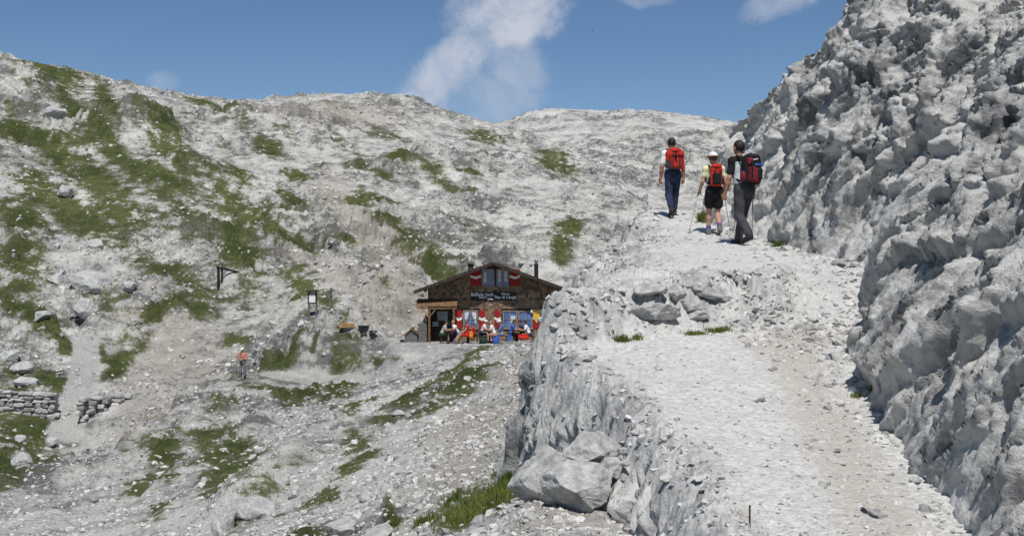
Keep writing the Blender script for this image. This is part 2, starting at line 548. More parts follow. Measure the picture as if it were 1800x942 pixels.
cpx = np.concatenate([np.arange(-520, -24, 14.0), np.arange(-24, 1345, 1.95), np.arange(1345, 2200, 18.0)])
def _rows():
    y = [9.0]
    while y[-1] < 445:
        Y = y[-1]
        k = 0.0068 if Y < 45 else 0.0046 if Y < 62 else 0.0031 if Y < 130 else 0.0042 if Y < 250 else 0.006
        y.append(Y * (1 + k))
    return np.array(y)
rowY = _rows()
GA = (cpx - CX) / FOC
GX = rowY[:, None] * GA[None, :]; GY = np.repeat(rowY[:, None], len(cpx), axis=1)
Z0 = base_height(GX, GY)

def survey(px, py, Z=None):
    """first point of the ground met along a line of sight"""
    Z = Z0 if Z is None else Z
    ci = int(np.argmin(np.abs(cpx - px)))
    a = (px - CX) / FOC
    prof = CY - Z[:, ci] / rowY * FOC
    hit = np.argmax(prof <= py)
    if prof[hit] > py:
        hit = len(rowY) - 1
    if hit > 0:
        p0, p1 = prof[hit - 1], prof[hit]
        t = (p0 - py) / max(p0 - p1, 1e-6); t = min(max(t, 0), 1)
        Y = rowY[hit - 1] + t * (rowY[hit] - rowY[hit - 1])
    else:
        Y = rowY[0]
    return Vector((a * Y, Y, (CY - py) / FOC * Y))

def ground(x, y, Z=None):
    Z = Zh if Z is None else Z
    ci = np.interp(x / y * FOC + CX, cpx, np.arange(len(cpx))); ri = np.interp(y, rowY, np.arange(len(rowY)))
    c0 = int(min(ci, len(cpx) - 2)); r0 = int(min(ri, len(rowY) - 2)); fc, fr = ci - c0, ri - r0
    return float((Z[r0, c0] * (1 - fc) + Z[r0, c0 + 1] * fc) * (1 - fr) + (Z[r0 + 1, c0] * (1 - fc) + Z[r0 + 1, c0 + 1] * fc) * fr)

HUT_Z, HUT_Y = -4.46, 76.0
X, Y = GX, GY
# rock domes and knolls: (frame column, distance, half width, half depth, height, steepness)
for px, Yc, rx, ry, hgt, pw in [(585, 77.4, 3.8, 2.2, 0.6, 3.0), (705, 92, 3.6, 4.5, 2.6, 2.4), (950, 103, 5.5, 6, 2.6, 2.2), (225, 152, 6.5, 7, 3.6, 2.4),
                                (430, 31, 1.0, 1.6, 0.8, 3.0), (500, 36, 1.1, 2.4, 0.7, 2.6), (250, 90, 4, 5, 1.6, 2.4), (470, 100, 4, 4, 1.5, 2.4),
                                (620, 98, 5, 5, 1.6, 2.2), (560, 88, 4, 3, 1.0, 2.0), (850, 128, 6, 6, 2.0, 2.2), (760, 150, 9, 8, 2.2, 2.2), (330, 135, 5, 6, 2.2, 2.2),
                                (20, 172, 6, 5, 3.2, 3.0), (90, 96, 2.2, 2, 1.0, 2.6), (640, 21.0, 1.2, 1.2, 0.25, 2.4), (1070, 140, 5, 5, 2.0, 3.0), (480, 175, 10, 8, 2.5, 2.2), (414, 96.0, 1.3, 1.3, 1.15, 4.0)]:
    r = np.sqrt(((X - (px - CX) / FOC * Yc) / rx) ** 2 + ((Y - Yc) / ry) ** 2)
    Z0 = Z0 + hgt * np.exp(-np.maximum(r, 0) ** pw * 1.2)
# levelled ground round the hut
tx = sstep(-8.2, -6.0, X) * (1 - sstep(3.6, 5.5, X)); ty = sstep(69.0, 71.5, Y) * (1 - sstep(85.5, 88.5, Y))
flat = tx * ty
Z0 = Z0 * (1 - flat) + HUT_Z * flat

def seg_dist(pts):
    d = np.full(X.shape, 1e9)
    for a, b in zip(pts[:-1], pts[1:]):
        ax, ay, bx, by = a.x, a.y, b.x, b.y
        l2 = (bx - ax) ** 2 + (by - ay) ** 2 + 1e-9
        t = np.clip(((X - ax) * (bx - ax) + (Y - ay) * (by - ay)) / l2, 0, 1)
        d = np.minimum(d, np.hypot(X - ax - t * (bx - ax), Y - ay - t * (by - ay)))
    return d

track = [survey(*q) for q in ((300, 676), (360, 668), (427, 664), (520, 668), (600, 668), (690, 655), (745, 634), (790, 612), (840, 604))]
gully = [survey(*q) for q in ((150, 600), (152, 640), (140, 680), (122, 720), (110, 765))]
goat = [survey(*q) for q in ((740, 560), (705, 480), (660, 440), (640, 410), (600, 380), (570, 330))]
scar = [survey(*q) for q in ((690, 585), (670, 540), (640, 505), (590, 470), (520, 450))]
dtrack, dgully = seg_dist(track), seg_dist(gully)
smooth_zone = np.maximum.reduce([flat, 1 - sstep(0.7, 1.7, dtrack), (1 - sstep(0.8, 1.8, dgully)) * 0.7])

# rock relief: broken beds, blocks, pits
P = np.stack([X, Y, Z0], -1).reshape(-1, 3)
dist = Y.ravel()
rocky = np.clip(0.50 + 2.1 * fbm(P * np.array([.05, .04, .05]) + 3.1, 3), 0.06, 1.0)
knoll = np.exp(-(((P[:, 0] + 10.2) / 4.8) ** 4 + ((P[:, 1] - 76.6) / 2.4) ** 4))
rocky = np.maximum(rocky, knoll)
nearf = np.interp(dist, [9, 25, 45, 60, 75, 120, 200], [.12, .18, .26, .45, .85, 1.1, 1.15])                     # nearby ground is loose rubble: lower relief
tilt = P[:, 2] + 0.22 * P[:, 0] - 0.10 * P[:, 1]             # beds dip to the right
tilt = tilt + 0.9 * fbm(P * 0.12, 3)
rel = 1.1 * fbm(P * np.array([.10, .10, .12]), 4) * (0.5 + rocky)
rel += rocky * 1.0 * bedding(tilt, 1.5, 0.12)
rel += rocky * 0.7 * bedding(tilt * 1.0 + 3.3, 0.62, 0.16)
w1 = P + 0.6 * np.stack([fbm(P * .5, 2), fbm(P * .5 + 9, 2), 0 * dist], -1)
w1[:, 1] = w1[:, 1] * 0.9 + 1.5 * w1[:, 2]; w1[:, 2] = 0
c1, c2, cv, ct = cells(w1 * np.array([.55, .42, .0]) + 0.001, False)
rel += rocky * (0.5 * (cv - .5) + 0.55 * ct) * sstep(0.0, 0.16, c2 - c1)
c1, c2, cv, ct = cells(w1 * np.array([1.5, 1.1, .0]) + 5.0, False)
rel += (0.25 + 0.75 * rocky) * (0.34 * (cv - .5) + 0.45 * ct) * sstep(0.0, 0.2, c2 - c1)
rel += 0.22 * ridged(P * np.array([.8, .6, .8]) + 4, 4, 0.6) * (0.35 + rocky)
c1, c2, cv, ct = cells(w1 * np.array([3.1, 2.0, .0]) + 11.0, False)
rel += (1 - sstep(100, 160, dist)) * (0.5 + 0.5 * rocky) * (0.30 * (cv - .45) ** 2 * 4 + 0.2 * ct) * sstep(0.0, 0.25, c2 - c1)
rel += 0.12 * fbm(P * 2.0, 2, 0.6) * (1 - sstep(90, 150, dist))
rel *= nearf
far_soft = 1 - 0.45 * sstep(250, 320, dist)                  # the far top is a smoother dome
rel *= far_soft
rel -= (rel.mean() + 0.1) * nearf
# firm footing where posts, tables and walls stand
props = np.zeros(X.shape)
for px, Yc, rad in ((549, 84, 2.6), (581, 84.5, 2.6), (384, 95, 2.2), (400, 95, 2.2), (622, 81, 1.8), (645, 80, 1.8), (427, 75, 2.2), (427, 71.5, 2.8), (430, 68, 2.8), (470, 72, 2.5), (0, 66.5, 3.0), (60, 66.5, 3.0), (160, 66, 3), (210, 67, 3)):
    props = np.maximum(props, 1 - sstep(rad * .5, rad, np.hypot(X - (px - CX) / FOC * Yc, Y - Yc)))
apron = sstep(-9.5, -7.5, X) * (1 - sstep(1.0, 3.0, X)) * sstep(60, 64, Y) * (1 - sstep(86, 88, Y))
smooth_zone = np.maximum.reduce([smooth_zone, props * 0.9, apron * 0.8])
rel = rel.reshape(X.shape) * (1 - 0.95 * smooth_zone) + 0.03 * fbm(P * 1.5, 3).reshape(X.shape)
# keep the skyline where it stands: fade the broad relief along the crests only
Zh = Z0 + rel
rocky = rocky.reshape(X.shape)

# turf patches: centre, half length, half width and slant as surveyed, then kept as ellipses on the ground plan
TURF = [(30, 225, 34, 14, 20), (95, 262, 66, 15, 35), (70, 330, 55, 22, 30), (180, 325, 80, 22, 36), (130, 370, 95, 22, 25), (40, 378, 44, 18, 20), (215, 283, 100, 11, 38),
        (300, 268, 55, 13, 30), (290, 312, 66, 9, 35), (415, 302, 34, 14, 45), (470, 258, 20, 10, 10), (430, 378, 66, 17, 20), (410, 348, 44, 10, 30), (420, 452, 42, 22, 40),
        (630, 360, 24, 15, -20), (205, 375, 56, 14, 20), (40, 465, 46, 34, 40), (35, 545, 46, 13, 25), (95, 600, 70, 9, 25), (130, 190, 46, 9, 20), (182, 182, 22, 9, 30),
        (85, 588, 55, 12, 30), (160, 615, 28, 9, 20), (90, 668, 44, 16, 20), (60, 560, 38, 9, 20), (250, 152, 130, 8, 12), (345, 175, 66, 6, 10), (90, 130, 60, 8, 12),
        (740, 440, 44, 13, 20), (760, 468, 34, 8, 10), (850, 240, 28, 6, 15), (975, 286, 34, 11, 20), (1000, 402, 24, 16, 60), (985, 440, 22, 14, 60), (680, 395, 17, 9, 0),
        (480, 410, 55, 10, 25), (540, 430, 33, 7, 30), (510, 350, 30, 6, 30), (520, 310, 24, 6, 20), (700, 290, 20, 5, 10), (820, 300, 24, 4, 10),
        (300, 525, 62, 11, -4), (350, 540, 32, 9, 10), (222, 618, 46, 9, -40), (206, 642, 32, 11, -45), (420, 600, 26, 6, -10), (500, 640, 40, 5, -40), (480, 658, 24, 6, 0),
        (560, 620, 18, 4, -50), (615, 612, 16, 6, 0), (600, 682, 28, 12, -20), (480, 690, 56, 7, 8), (540, 520, 44, 6, 10), (572, 532, 20, 13, 20), (690, 628, 40, 6, 25),
        (40, 765, 60, 30, 30), (8, 828, 24, 20, 0), (390, 720, 18, 13, -45), (370, 770, 32, 13, -15), (415, 787, 32, 14, -10), (400, 832, 64, 16, -25), (280, 797, 32, 13, 0),
        (270, 842, 42, 11, -20), (245, 857, 22, 7, -10), (285, 905, 34, 9, -30), (820, 637, 86, 7, -25), (830, 667, 62, 9, -30), (710, 712, 28, 6, -25), (640, 712, 33, 5, -25),
        (625, 822, 50, 9, -30), (570, 877, 38, 7, -25), (545, 936, 28, 8, -10), (540, 692, 24, 5, -20), (780, 692, 22, 5, -20), (640, 787, 33, 5, -25), (505, 650, 20, 5, -40),
        (845, 892, 62, 18, -24), (895, 838, 12, 24, 70), (795, 878, 18, 12, 0), (745, 915, 20, 8, 0), (690, 922, 18, 6, 0)]
SOIL = [(660, 520, 26, 70, 20), (640, 400, 60, 20, 40), (600, 345, 60, 14, 50), (300, 640, 90, 40, -25), (420, 160, 80, 20, 5), (560, 200, 160, 14, 4), (820, 770, 90, 60, -30), (980, 910, 90, 22, -8),
        (930, 870, 60, 30, -10), (690, 440, 50, 20, 30), (900, 640, 40, 40, 0), (250, 740, 60, 20, -30)]
turf = np.zeros(X.shape); soil = np.zeros(X.shape)
wob = fbm(P * np.array([.9, .55, 0]) + 2, 3).reshape(X.shape)
def lay(target, lst, k):
    for (px, py, a, b, ang) in lst:
        an = math.radians(ang); a *= 1.15; b *= 1.5
        c = survey(px, py); e1 = survey(px + a * math.cos(an), py + a * math.sin(an)); e2 = survey(px - b * math.sin(an), py + b * math.cos(an))
        M = np.array([[e1.x - c.x, e2.x - c.x], [e1.y - c.y, e2.y - c.y]])
        if abs(np.linalg.det(M)) < 1e-3:
            continue
        L = np.hypot(M[0], M[1]); lim = L.max() * 1.8
        if np.any(L > 90):
            continue
        Mi = np.linalg.inv(M)
        r0, r1 = np.searchsorted(rowY, [c.y - lim, c.y + lim])
        sl = slice(max(r0, 0), r1)
        dx, dy = X[sl] - c.x, Y[sl] - c.y
        r = np.hypot(Mi[0, 0] * dx + Mi[0, 1] * dy, Mi[1, 0] * dx + Mi[1, 1] * dy)
        target[sl] = np.maximum(target[sl], np.clip(1.15 - 0.62 * r + k * wob[sl], 0, 1))
lay(turf, TURF, 0.55)
lay(soil, SOIL, 0.5)
# thin turf also lies in streaks down the slopes on the left
ca, sa = math.cos(math.radians(-55)), math.sin(math.radians(-55))
st = np.stack([(X * ca + Y * sa) * 0.05, (-X * sa + Y * ca) * 0.22, 0 * X + 4], -1).reshape(-1, 3)
streak = fbm(st, 4).reshape(X.shape) + 0.35 * fbm(P * 0.6 + 7, 3).reshape(X.shape)
leftness = (1 - sstep(-12, 6, X - 0.05 * (Y - 80))) * sstep(78, 92, Y) * (1 - sstep(150, 200, Y) * 0.6)
turf = np.maximum(turf, np.clip((streak + 0.12) * 1.5, 0, 1) * leftness * 0.8)
turf = np.maximum(turf, np.clip((streak - 0.38) * 1.8, 0, 0.8) * sstep(85, 100, Y) * (1 - sstep(240, 290, Y)))
turf = np.maximum(turf, np.clip((streak - 0.36) * 2.2, 0, 0.75) * (1 - sstep(55, 66, Y)) * sstep(18, 24, Y))
clear = np.maximum(flat, 1 - sstep(0.5, 1.1, np.minimum(dtrack, dgully)))
turf *= 1 - np.clip(clear * 1.2, 0, 1)
for l in (goat, scar):
    soil = np.maximum(soil, (1 - sstep(0.6, 3.0, seg_dist(l))) * 0.9); turf *= sstep(0.5, 1.6, seg_dist(l))
soil = np.maximum(soil, np.clip(0.55 - 0.9 * rocky, 0, 1) * sstep(60, 90, Y) * 0.8)
gravel_h = np.maximum(flat, 1 - sstep(0.6, 1.3, np.minimum(dtrack, dgully))) * 0.9
turf_h = turf.copy()
Zh = Zh + 0.05 * np.clip((turf - 0.4) * 4, 0, 1)

nr, nc = X.shape
ii = np.arange(nr * nc).reshape(nr, nc)
quads = np.stack([ii[:-1, :-1], ii[:-1, 1:], ii[1:, 1:], ii[1:, :-1]], -1).reshape(-1, 4)
ROCK_HILL = rock_mat('limestone_hill', (0.45, 0.44, 0.41), (0.66, 0.645, 0.605), (0.17, 0.168, 0.162), 0.5, veg=True, gravel=True, bump=0.9, bdist=0.4, mid=1.8)
hill = mobj('hillside', np.stack([X, Y, Zh], -1).reshape(-1, 3), quads, ROCK_HILL, None, True)
tone_h = 0.52 + 0.55 * fbm(P * np.array([.16, .11, .3]), 3) + 0.45 * fbm(P * np.array([.6, .45, .8]) + 9, 2, 0.5)
tone_h = tone_h.reshape(X.shape) + 0.28 * (0.5 - rocky) - 0.05 + 0.20 * (1 - sstep(50, 68, Y)) + 0.12 * sstep(250, 320, Y)
vattr(hill.data, 'tone', tone_h)
for nm, arr in (('grass', turf), ('soil', soil), ('gravel', gravel_h)):
    vattr(hill.data, nm, arr)
tag(hill, 'pale limestone mountainside with turf patches rising behind the hut', 'hillside', kind='structure')

# ------------------------------------------------------------------ rock shelf that carries the near path
EDGE = [(6, 1.25), (9, 1.43), (10.2, 1.40), (11.5, 1.20), (12.85, .95), (13.8, .72), (14.6, .50), (15.5, .42), (16.5, .52), (17.5, .72), (19, .92), (21, 1.22), (23, 1.75), (27, 2.55), (31, 3.15), (36, 3.4)]
LOWZ = [(6, -2.43), (9, -1.93), (16, -.76), (18, -.45), (40, 3)]
UPZ = [(14, -.42), (16, -.22), (17.5, -.05), (21.8, .42), (25, .63), (28, .90), (30, .98), (32, .92), (37, .2)]
LEDGE = [(0, 14.2), (.4, 14.3), (.85, 14.6), (1.38, 15.2), (2.13, 15.6), (2.9, 15.9), (3.7, 16.1), (5, 16.3)]

spx = np.concatenate([np.arange(660, 930, 5.0), np.arange(930, 1560, 1.55), np.arange(1560, 2050, 4.5)])
sY = [6.2]
while sY[-1] < 36.5:
    sY.append(sY[-1] * (1 + (0.0040 if sY[-1] < 14 else 0.0030 if sY[-1] < 19 else 0.0042)))
sY = np.array(sY)
SX = sY[:, None] * ((spx - CX) / FOC)[None, :]; SY = np.repeat(sY[:, None], len(spx), axis=1)
Q = np.stack([SX, SY, 0 * SX], -1).reshape(-1, 3)
jag = (0.22 * fbm(Q * np.array([.5, 1.1, 0]), 4) + 0.07 * fbm(Q * np.array([1, 5, 0]) + 3, 3)).reshape(SX.shape)
d = SX - lut(EDGE, SY) + jag                                    # distance in from the brink
led = lut(LEDGE, SX) + (0.55 * fbm(Q * np.array([.9, .3, 0]) + 8, 4)).reshape(SX.shape)
width = 0.9 + 0.5 * sstep(.6, 2.0, SX) + 1.6 * sstep(3.2, 4.4, SX)
rise = np.clip((SY - led) / width, 0, 1)
rise_s = sstep(0, 1, rise)
zlow = lut(LOWZ, SY); zup = lut(UPZ, SY)
zlow = zlow + 0.05 * np.clip(SX - 2.2, -1.5, 2) * 0
Zs = zlow + (np.maximum(zup, zlow) - zlow) * np.where(SY > 15.0 + 9, 1.0, rise_s)
crest = sstep(29.5, 33, SY)
Zs = Zs - 0.9 * crest
# the upper bank rounds off towards the brink on the left
bank_w = 0.5 + 1.3 * sstep(15, 17, SY) * (1 - sstep(24, 29, SY))
bank = np.clip(1 - d / bank_w, 0, 1)
Zs = Zs - (0.16 + 0.30 * sstep(15, 17, SY) * (1 - sstep(24, 29, SY))) * bank ** 2
out = np.maximum(-d, 0)
steep = np.minimum(out, 0.34 + 0.1 * sstep(14, 16, SY))
Zs = Zs - steep * (3.2 + 1.6 * sstep(14, 15.5, SY)) - np.maximum(out - steep, 0) * 4.2
face = sstep(0.25, -0.08, d)
ledge_face = np.clip(4 * rise * (1 - rise), 0, 1) * (1 - 0.75 * sstep(3.3, 4.4, SX))
top_bank = bank * sstep(14.8, 16.5, SY) * (1 - sstep(26, 30, SY))
rockmask = np.clip(np.maximum.reduce([face, ledge_face, top_bank * 1.2, sstep(0.55, 0.05, d) * 0.8 * (1 - sstep(26, 30, SY) * .5)]), 0, 1)
SP = np.stack([SX, SY, Zs], -1).reshape(-1, 3)
rm = rockmask.ravel()
wp = SP + 0.10 * np.stack([fbm(SP * 2.3, 2), fbm(SP * 2.3 + 5, 2), fbm(SP * 2.3 + 11, 2)], -1)
b1 = cells(wp * np.array([1.9, 1.5, .9]) + 2)
b2 = cells(wp * np.array([5.0, 4.2, 2.2]) + 7)
rk = 0.16 * (b1[2] - .5) + 0.08 * (b2[2] - .5)
rk += 0.14 * fbm(SP * np.array([1.2, 1.2, .6]), 3) + 0.09 * ridged(wp * np.array([3.0, 3.0, 1.4]), 4, 0.62) + 0.035 * ridged(SP * np.array([9, 9, 5]) + 3, 3, 0.6) - 0.06
pathrel = 0.05 * fbm(Q * .8, 3) + 0.014 * fbm(Q * 3.5, 3) + 0.005 * fbm(Q * 13, 2)
ruts = 0.03 * sstep(0.1, 0.5, fbm(Q * np.array([2.5, .5, 0]) + 20, 3))
Zs = Zs + (rm * rk * (1 - 0.65 * face.ravel()) + (1 - rm * .8) * (pathrel + ruts)).reshape(SX.shape)
# the face is also pushed sideways so that flutes and ribs stand out from it
sheared = wp.copy(); sheared[:, 1] += 0.35 * wp[:, 2]
push = (0.26 * (b1[2] - .5) + 0.12 * (b2[2] - .5) + 0.17 * ridged(sheared * np.array([1.3, 1.3, .35]) + 6, 4, 0.55) + 0.08 * ridged(sheared * np.array([4.2, 4.2, 1.5]) + 16, 4, 0.62) + 0.03 * ridged(SP * 9 + 3, 3, 0.6)).reshape(SX.shape)
push = (push - 0.34) * face * np.clip(out * 6, 0, 1)
Xs = SX - 0.85 * push; Ys = SY - 0.45 * push
soil_s = np.clip(0.9 * np.exp(-((SX - (3.0 + 0.10 * (SY - 12))) / 0.55) ** 2) * sstep(16.5, 15, SY) + 0.6 * np.exp(-((SY - 15.6) / 0.8) ** 2) * sstep(2.2, 3.2, SX), 0, 1)
snr, snc = SX.shape
jj = np.arange(snr * snc).reshape(snr, snc)
squads = np.stack([jj[:-1, :-1], jj[:-1, 1:], jj[1:, 1:], jj[1:, :-1]], -1).reshape(-1, 4)
ROCK_SHELF = rock_mat('limestone_shelf', (0.43, 0.43, 0.42), (0.63, 0.625, 0.605), (0.23, 0.232, 0.234), 2.4, gravel=True, bump=0.85, bdist=0.06)
shelf_v = np.stack([Xs, Ys, Zs], -1).reshape(-1, 3)
shelf_tone = 0.66 + 0.5 * fbm(SP * np.array([.8, .8, .6]), 3) + 0.6 * fbm(SP * np.array([3, 3, 1.4]) + 9, 4, 0.65)
is_rock = (rockmask.ravel() + 0.25 * fbm(Q * 3, 2))[squads].mean(axis=1) > 0.42
for nm, msk, lab, cat_ in (('path', ~is_rock, 'pale gravel path climbing along the cliff foot', 'path'), ('rock_outcrop', is_rock, 'rough pale limestone outcrop and bank that carry the path', 'rock')):
    fq = squads[msk]
    used, inv = np.unique(fq, return_inverse=True)
    part_ = mobj(nm, shelf_v[used], inv.reshape(fq.shape), ROCK_SHELF, None, True)
    vattr(part_.data, 'tone', shelf_tone[used]); vattr(part_.data, 'gravel', np.clip(1 - 1.5 * rockmask, 0, 1).ravel()[used]); vattr(part_.data, 'soil', soil_s.ravel()[used])
    tag(part_, lab, cat_, kind='structure')

def shelf_z(x, y):
    ci = np.interp(x / y * FOC + CX, spx, np.arange(len(spx))); ri = np.interp(y, sY, np.arange(len(sY)))
    c0 = int(min(ci, len(spx) - 2)); r0 = int(min(ri, len(sY) - 2)); fc, fr = ci - c0, ri - r0
    return float((Zs[r0, c0] * (1 - fc) + Zs[r0, c0 + 1] * fc) * (1 - fr) + (Zs[r0 + 1, c0] * (1 - fc) + Zs[r0 + 1, c0 + 1] * fc) * fr)

def shelf_at(px, py):
    ci = int(np.argmin(np.abs(spx - px)))
    prof = CY - Zs[:, ci] / sY * FOC
    hit = int(np.argmax(prof <= py))
    Yh = sY[hit]
    return Vector(((px - CX) / FOC * Yh, Yh, Zs[hit, ci]))

# ------------------------------------------------------------------ cliff on the right of the path
BASE = np.array([(2.3, 1.5), (2.6, 4), (2.95, 6.5), (3.32, 9), (3.42, 10), (3.58, 11.5), (3.72, 12.8), (3.88, 14.0), (4.35, 15.1), (4.95, 16.3), (5.3, 17.4), (5.25, 18.4), (4.95, 19.4), (4.72, 20.6), (4.66, 22), (4.66, 24), (4.52, 26), (4.42, 27.6),
                 (4.42, 28.6), (4.8, 29.6), (5.6, 30.9), (7.2, 31.8), (9.5, 32.4)])
arc = np.concatenate([[0], np.cumsum(np.hypot(*np.diff(BASE, axis=0).T))])
# finer steps where the face shows largest
us = [3.0]
while us[-1] < arc[-1] - 0.05:
    yb = np.interp(us[-1], arc, BASE[:, 1])
    us.append(us[-1] + (0.05 if yb < 8 else 0.028 if yb < 19 else 0.036 if yb < 30 else 0.08))
us = np.array(us)
ker = np.exp(-np.linspace(-2, 2, 41) ** 2); ker /= ker.sum()
sm = lambda a: np.convolve(np.pad(a, 20, mode='edge'), ker, 'valid')
bx, by = sm(np.interp(us, arc, BASE[:, 0])), sm(np.interp(us, arc, BASE[:, 1]))
tx_, ty_ = np.gradient(bx), np.gradient(by); ln = np.hypot(tx_, ty_)
k2 = np.exp(-np.linspace(-2, 2, 61) ** 2); k2 /= k2.sum()
nx = np.convolve(np.pad(-ty_ / ln, 30, mode='edge'), k2, 'valid'); ny = np.convolve(np.pad(tx_ / ln, 30, mode='edge'), k2, 'valid')
ln = np.hypot(nx, ny); nx /= ln; ny /= ln                       # points out, to the path side
vs = np.concatenate([np.arange(-0.5, 5.4, 0.027), np.arange(5.4, 9.5, 0.06)])
TOPZ = [(0, 6.5), (17, 6.5), (19.5, 6.6), (21, 6.2), (22.5, 5.5), (24.5, 4.5), (26, 3.8), (27, 3.45), (28.2, 2.9), (29.2, 2.2), (31, 1.7), (33, 1.5)]
U, Vv = np.meshgrid(us, vs, indexing='ij')
b0 = lut([(0, -3.4), (6, -2.43), (9, -1.93), (14, -1.1), (16, -.6), (18.5, -.1), (21.8, .42), (25, .63), (28, .9), (31, .95), (35, .9)], by)[:, None]
H = np.maximum(Vv, -0.5)
near = sstep(17.5, 14.0, by)[:, None]
mid_ = (sstep(14, 17.5, by) * sstep(23, 19, by))[:, None]
hp = np.maximum(H, 0)
lean = near * (0.30 * hp + 0.095 * hp ** 2) + mid_ * (0.24 * hp + 0.085 * hp ** 2) + (1 - near - mid_) * (0.14 * hp + 0.055 * hp ** 2)
topz = lut(TOPZ, by)[:, None]
ztop = topz - b0
over = np.maximum(H - ztop, 0)                                  # above the brow the rock runs back to the right
Zc = b0 + np.minimum(H, ztop) + 0.12 * over
back = lean + over * 1.1
CXp = bx[:, None] - nx[:, None] * back; CYp = by[:, None] - ny[:, None] * back * 0.6
round_ = 0.45 * np.exp(-((H - ztop) / 0.5) ** 2)
Zc = Zc - 0.35 * round_
C = np.stack([CXp, CYp, Zc], -1).reshape(-1, 3)
cw = C + 0.22 * np.stack([fbm(C * .9, 3), fbm(C * .9 + 4, 3), fbm(C * .9 + 8, 3)], -1)
cs = cw.copy(); cs[:, 1] += 0.42 * cw[:, 2]                     # ribs lean with the beds
k1 = cells(cs * np.array([.85, .80, .26]) + 3)
kk2 = cells(cs * np.array([2.3, 2.1, .60]) + 9)
upper = sstep(1.2, 3.0, H).reshape(-1)                          # above, the face breaks into crumbling ridges
def crest(p, octs, gain):                                         # knife-edged ribs with flat flanks
    a_, s_, o_ = 1.0, 1.0, 0.0
    for o in range(octs):
        o_ = o_ + a_ * (0.42 - np.sqrt(np.abs(perlin(p * s_ + o * 31.7)) + 1e-4))
        a_ *= gain; s_ *= 2.1
    return o_
disp = 0.34 * fbm(C * np.array([.34, .34, .18]) + 1.3, 2)
disp += 0.40 * (k1[2] - .5) * sstep(0, .05, k1[1] - k1[0])
disp += 0.17 * (kk2[2] - .5) * sstep(0, .08, kk2[1] - kk2[0]) * (1 - .3 * upper)
disp -= 0.34 * crest(cs * np.array([.75, .75, .12]) + 2.7, 4, 0.55)         # flutes and clefts running down the face
disp += (0.16 + 0.12 * upper) * crest(cs * np.array([1.9, 1.9, .42]) + 5, 4, 0.60)
disp += 0.05 * crest(cw * np.array([6.5, 6.5, 2.4]) + 8, 3, 0.6)
led_c = (C[:, 2] + 0.25 * C[:, 1] + 0.5 * fbm(C * .5 + 30, 2))
disp += 0.16 * bedding(led_c, 1.3, 0.08) * np.clip(0.6 + fbm(C * .4 + 50, 2) * 2, 0, 1.3)
foot = sstep(0.9, 0.0, H).reshape(-1)
disp = disp * (1 - 0.35 * foot) + 0.08 * foot
disp = disp.reshape(U.shape) + 0.02
nz = 0.35
nl = math.sqrt(1 + nz * nz)
Xc = CXp + nx[:, None] * disp / nl; Yc_ = CYp + (ny[:, None] - 0.70) * disp / nl; Zc2 = Zc + nz * disp / nl
cn, cm = U.shape
kkx = np.arange(cn * cm).reshape(cn, cm)
cq = np.stack([kkx[:-1, :-1], kkx[:-1, 1:], kkx[1:, 1:], kkx[1:, :-1]], -1).reshape(-1, 4)
ROCK_CLIFF = rock_mat('limestone_cliff', (0.44, 0.44, 0.43), (0.64, 0.635, 0.615), (0.22, 0.222, 0.225), 1.8, bump=1.0, bdist=0.08)
cliff = mobj('cliff', np.stack([Xc, Yc_, Zc2], -1).reshape(-1, 3), cq[:, ::-1].copy(), ROCK_CLIFF, None, False)
tag(cliff, 'tall fluted grey limestone cliff along the right of the path', 'cliff', kind='structure')
ctone = 0.76 + 0.62 * fbm(C * np.array([.9, .9, .22]) + 14, 3, 0.6) + 0.7 * fbm(C * np.array([2.6, 2.6, 1.6]) + 4, 4, 0.65)
vattr(cliff.data, 'tone', ctone)

# ------------------------------------------------------------------ loose stone and turf
def stone_mat(name, lo, hi, dark):
    m = bpy.data.materials.new(name); m.use_nodes = True
    n = N(m.node_tree)
    oi = n.new('ShaderNodeObjectInfo'); g = n.new('ShaderNodeNewGeometry')
    fin = n.noise(g.outputs['Position'], 9.0, 5.0, 0.7)
    t = n.math('ADD', n.math('MULTIPLY', oi.outputs['Random'], 0.5), fin)
    c = n.mix(n.ramp(t, 0.45, 0.75), dark, lo)
    c = n.mix(n.ramp(t, 0.65, 1.1), c, hi)
    b = n.new('ShaderNodeBsdfPrincipled'); n.link(c, b.inputs['Base Color'])
    b.inputs['Roughness'].default_value = 0.93; b.inputs['Specular IOR Level'].default_value = 0.15
    bp = n.new('ShaderNodeBump'); bp.inputs['Strength'].default_value = 0.5; bp.inputs['Distance'].default_value = 0.04
    n.link(fin, bp.inputs['Height']); n.link(bp.outputs[0], b.inputs['Normal'])
    o = n.new('ShaderNodeOutputMaterial'); n.link(b.outputs[0], o.inputs[0])
    return m
STONE = stone_mat('loose_limestone', (0.44, 0.43, 0.41), (0.66, 0.65, 0.625), (0.24, 0.238, 0.232))

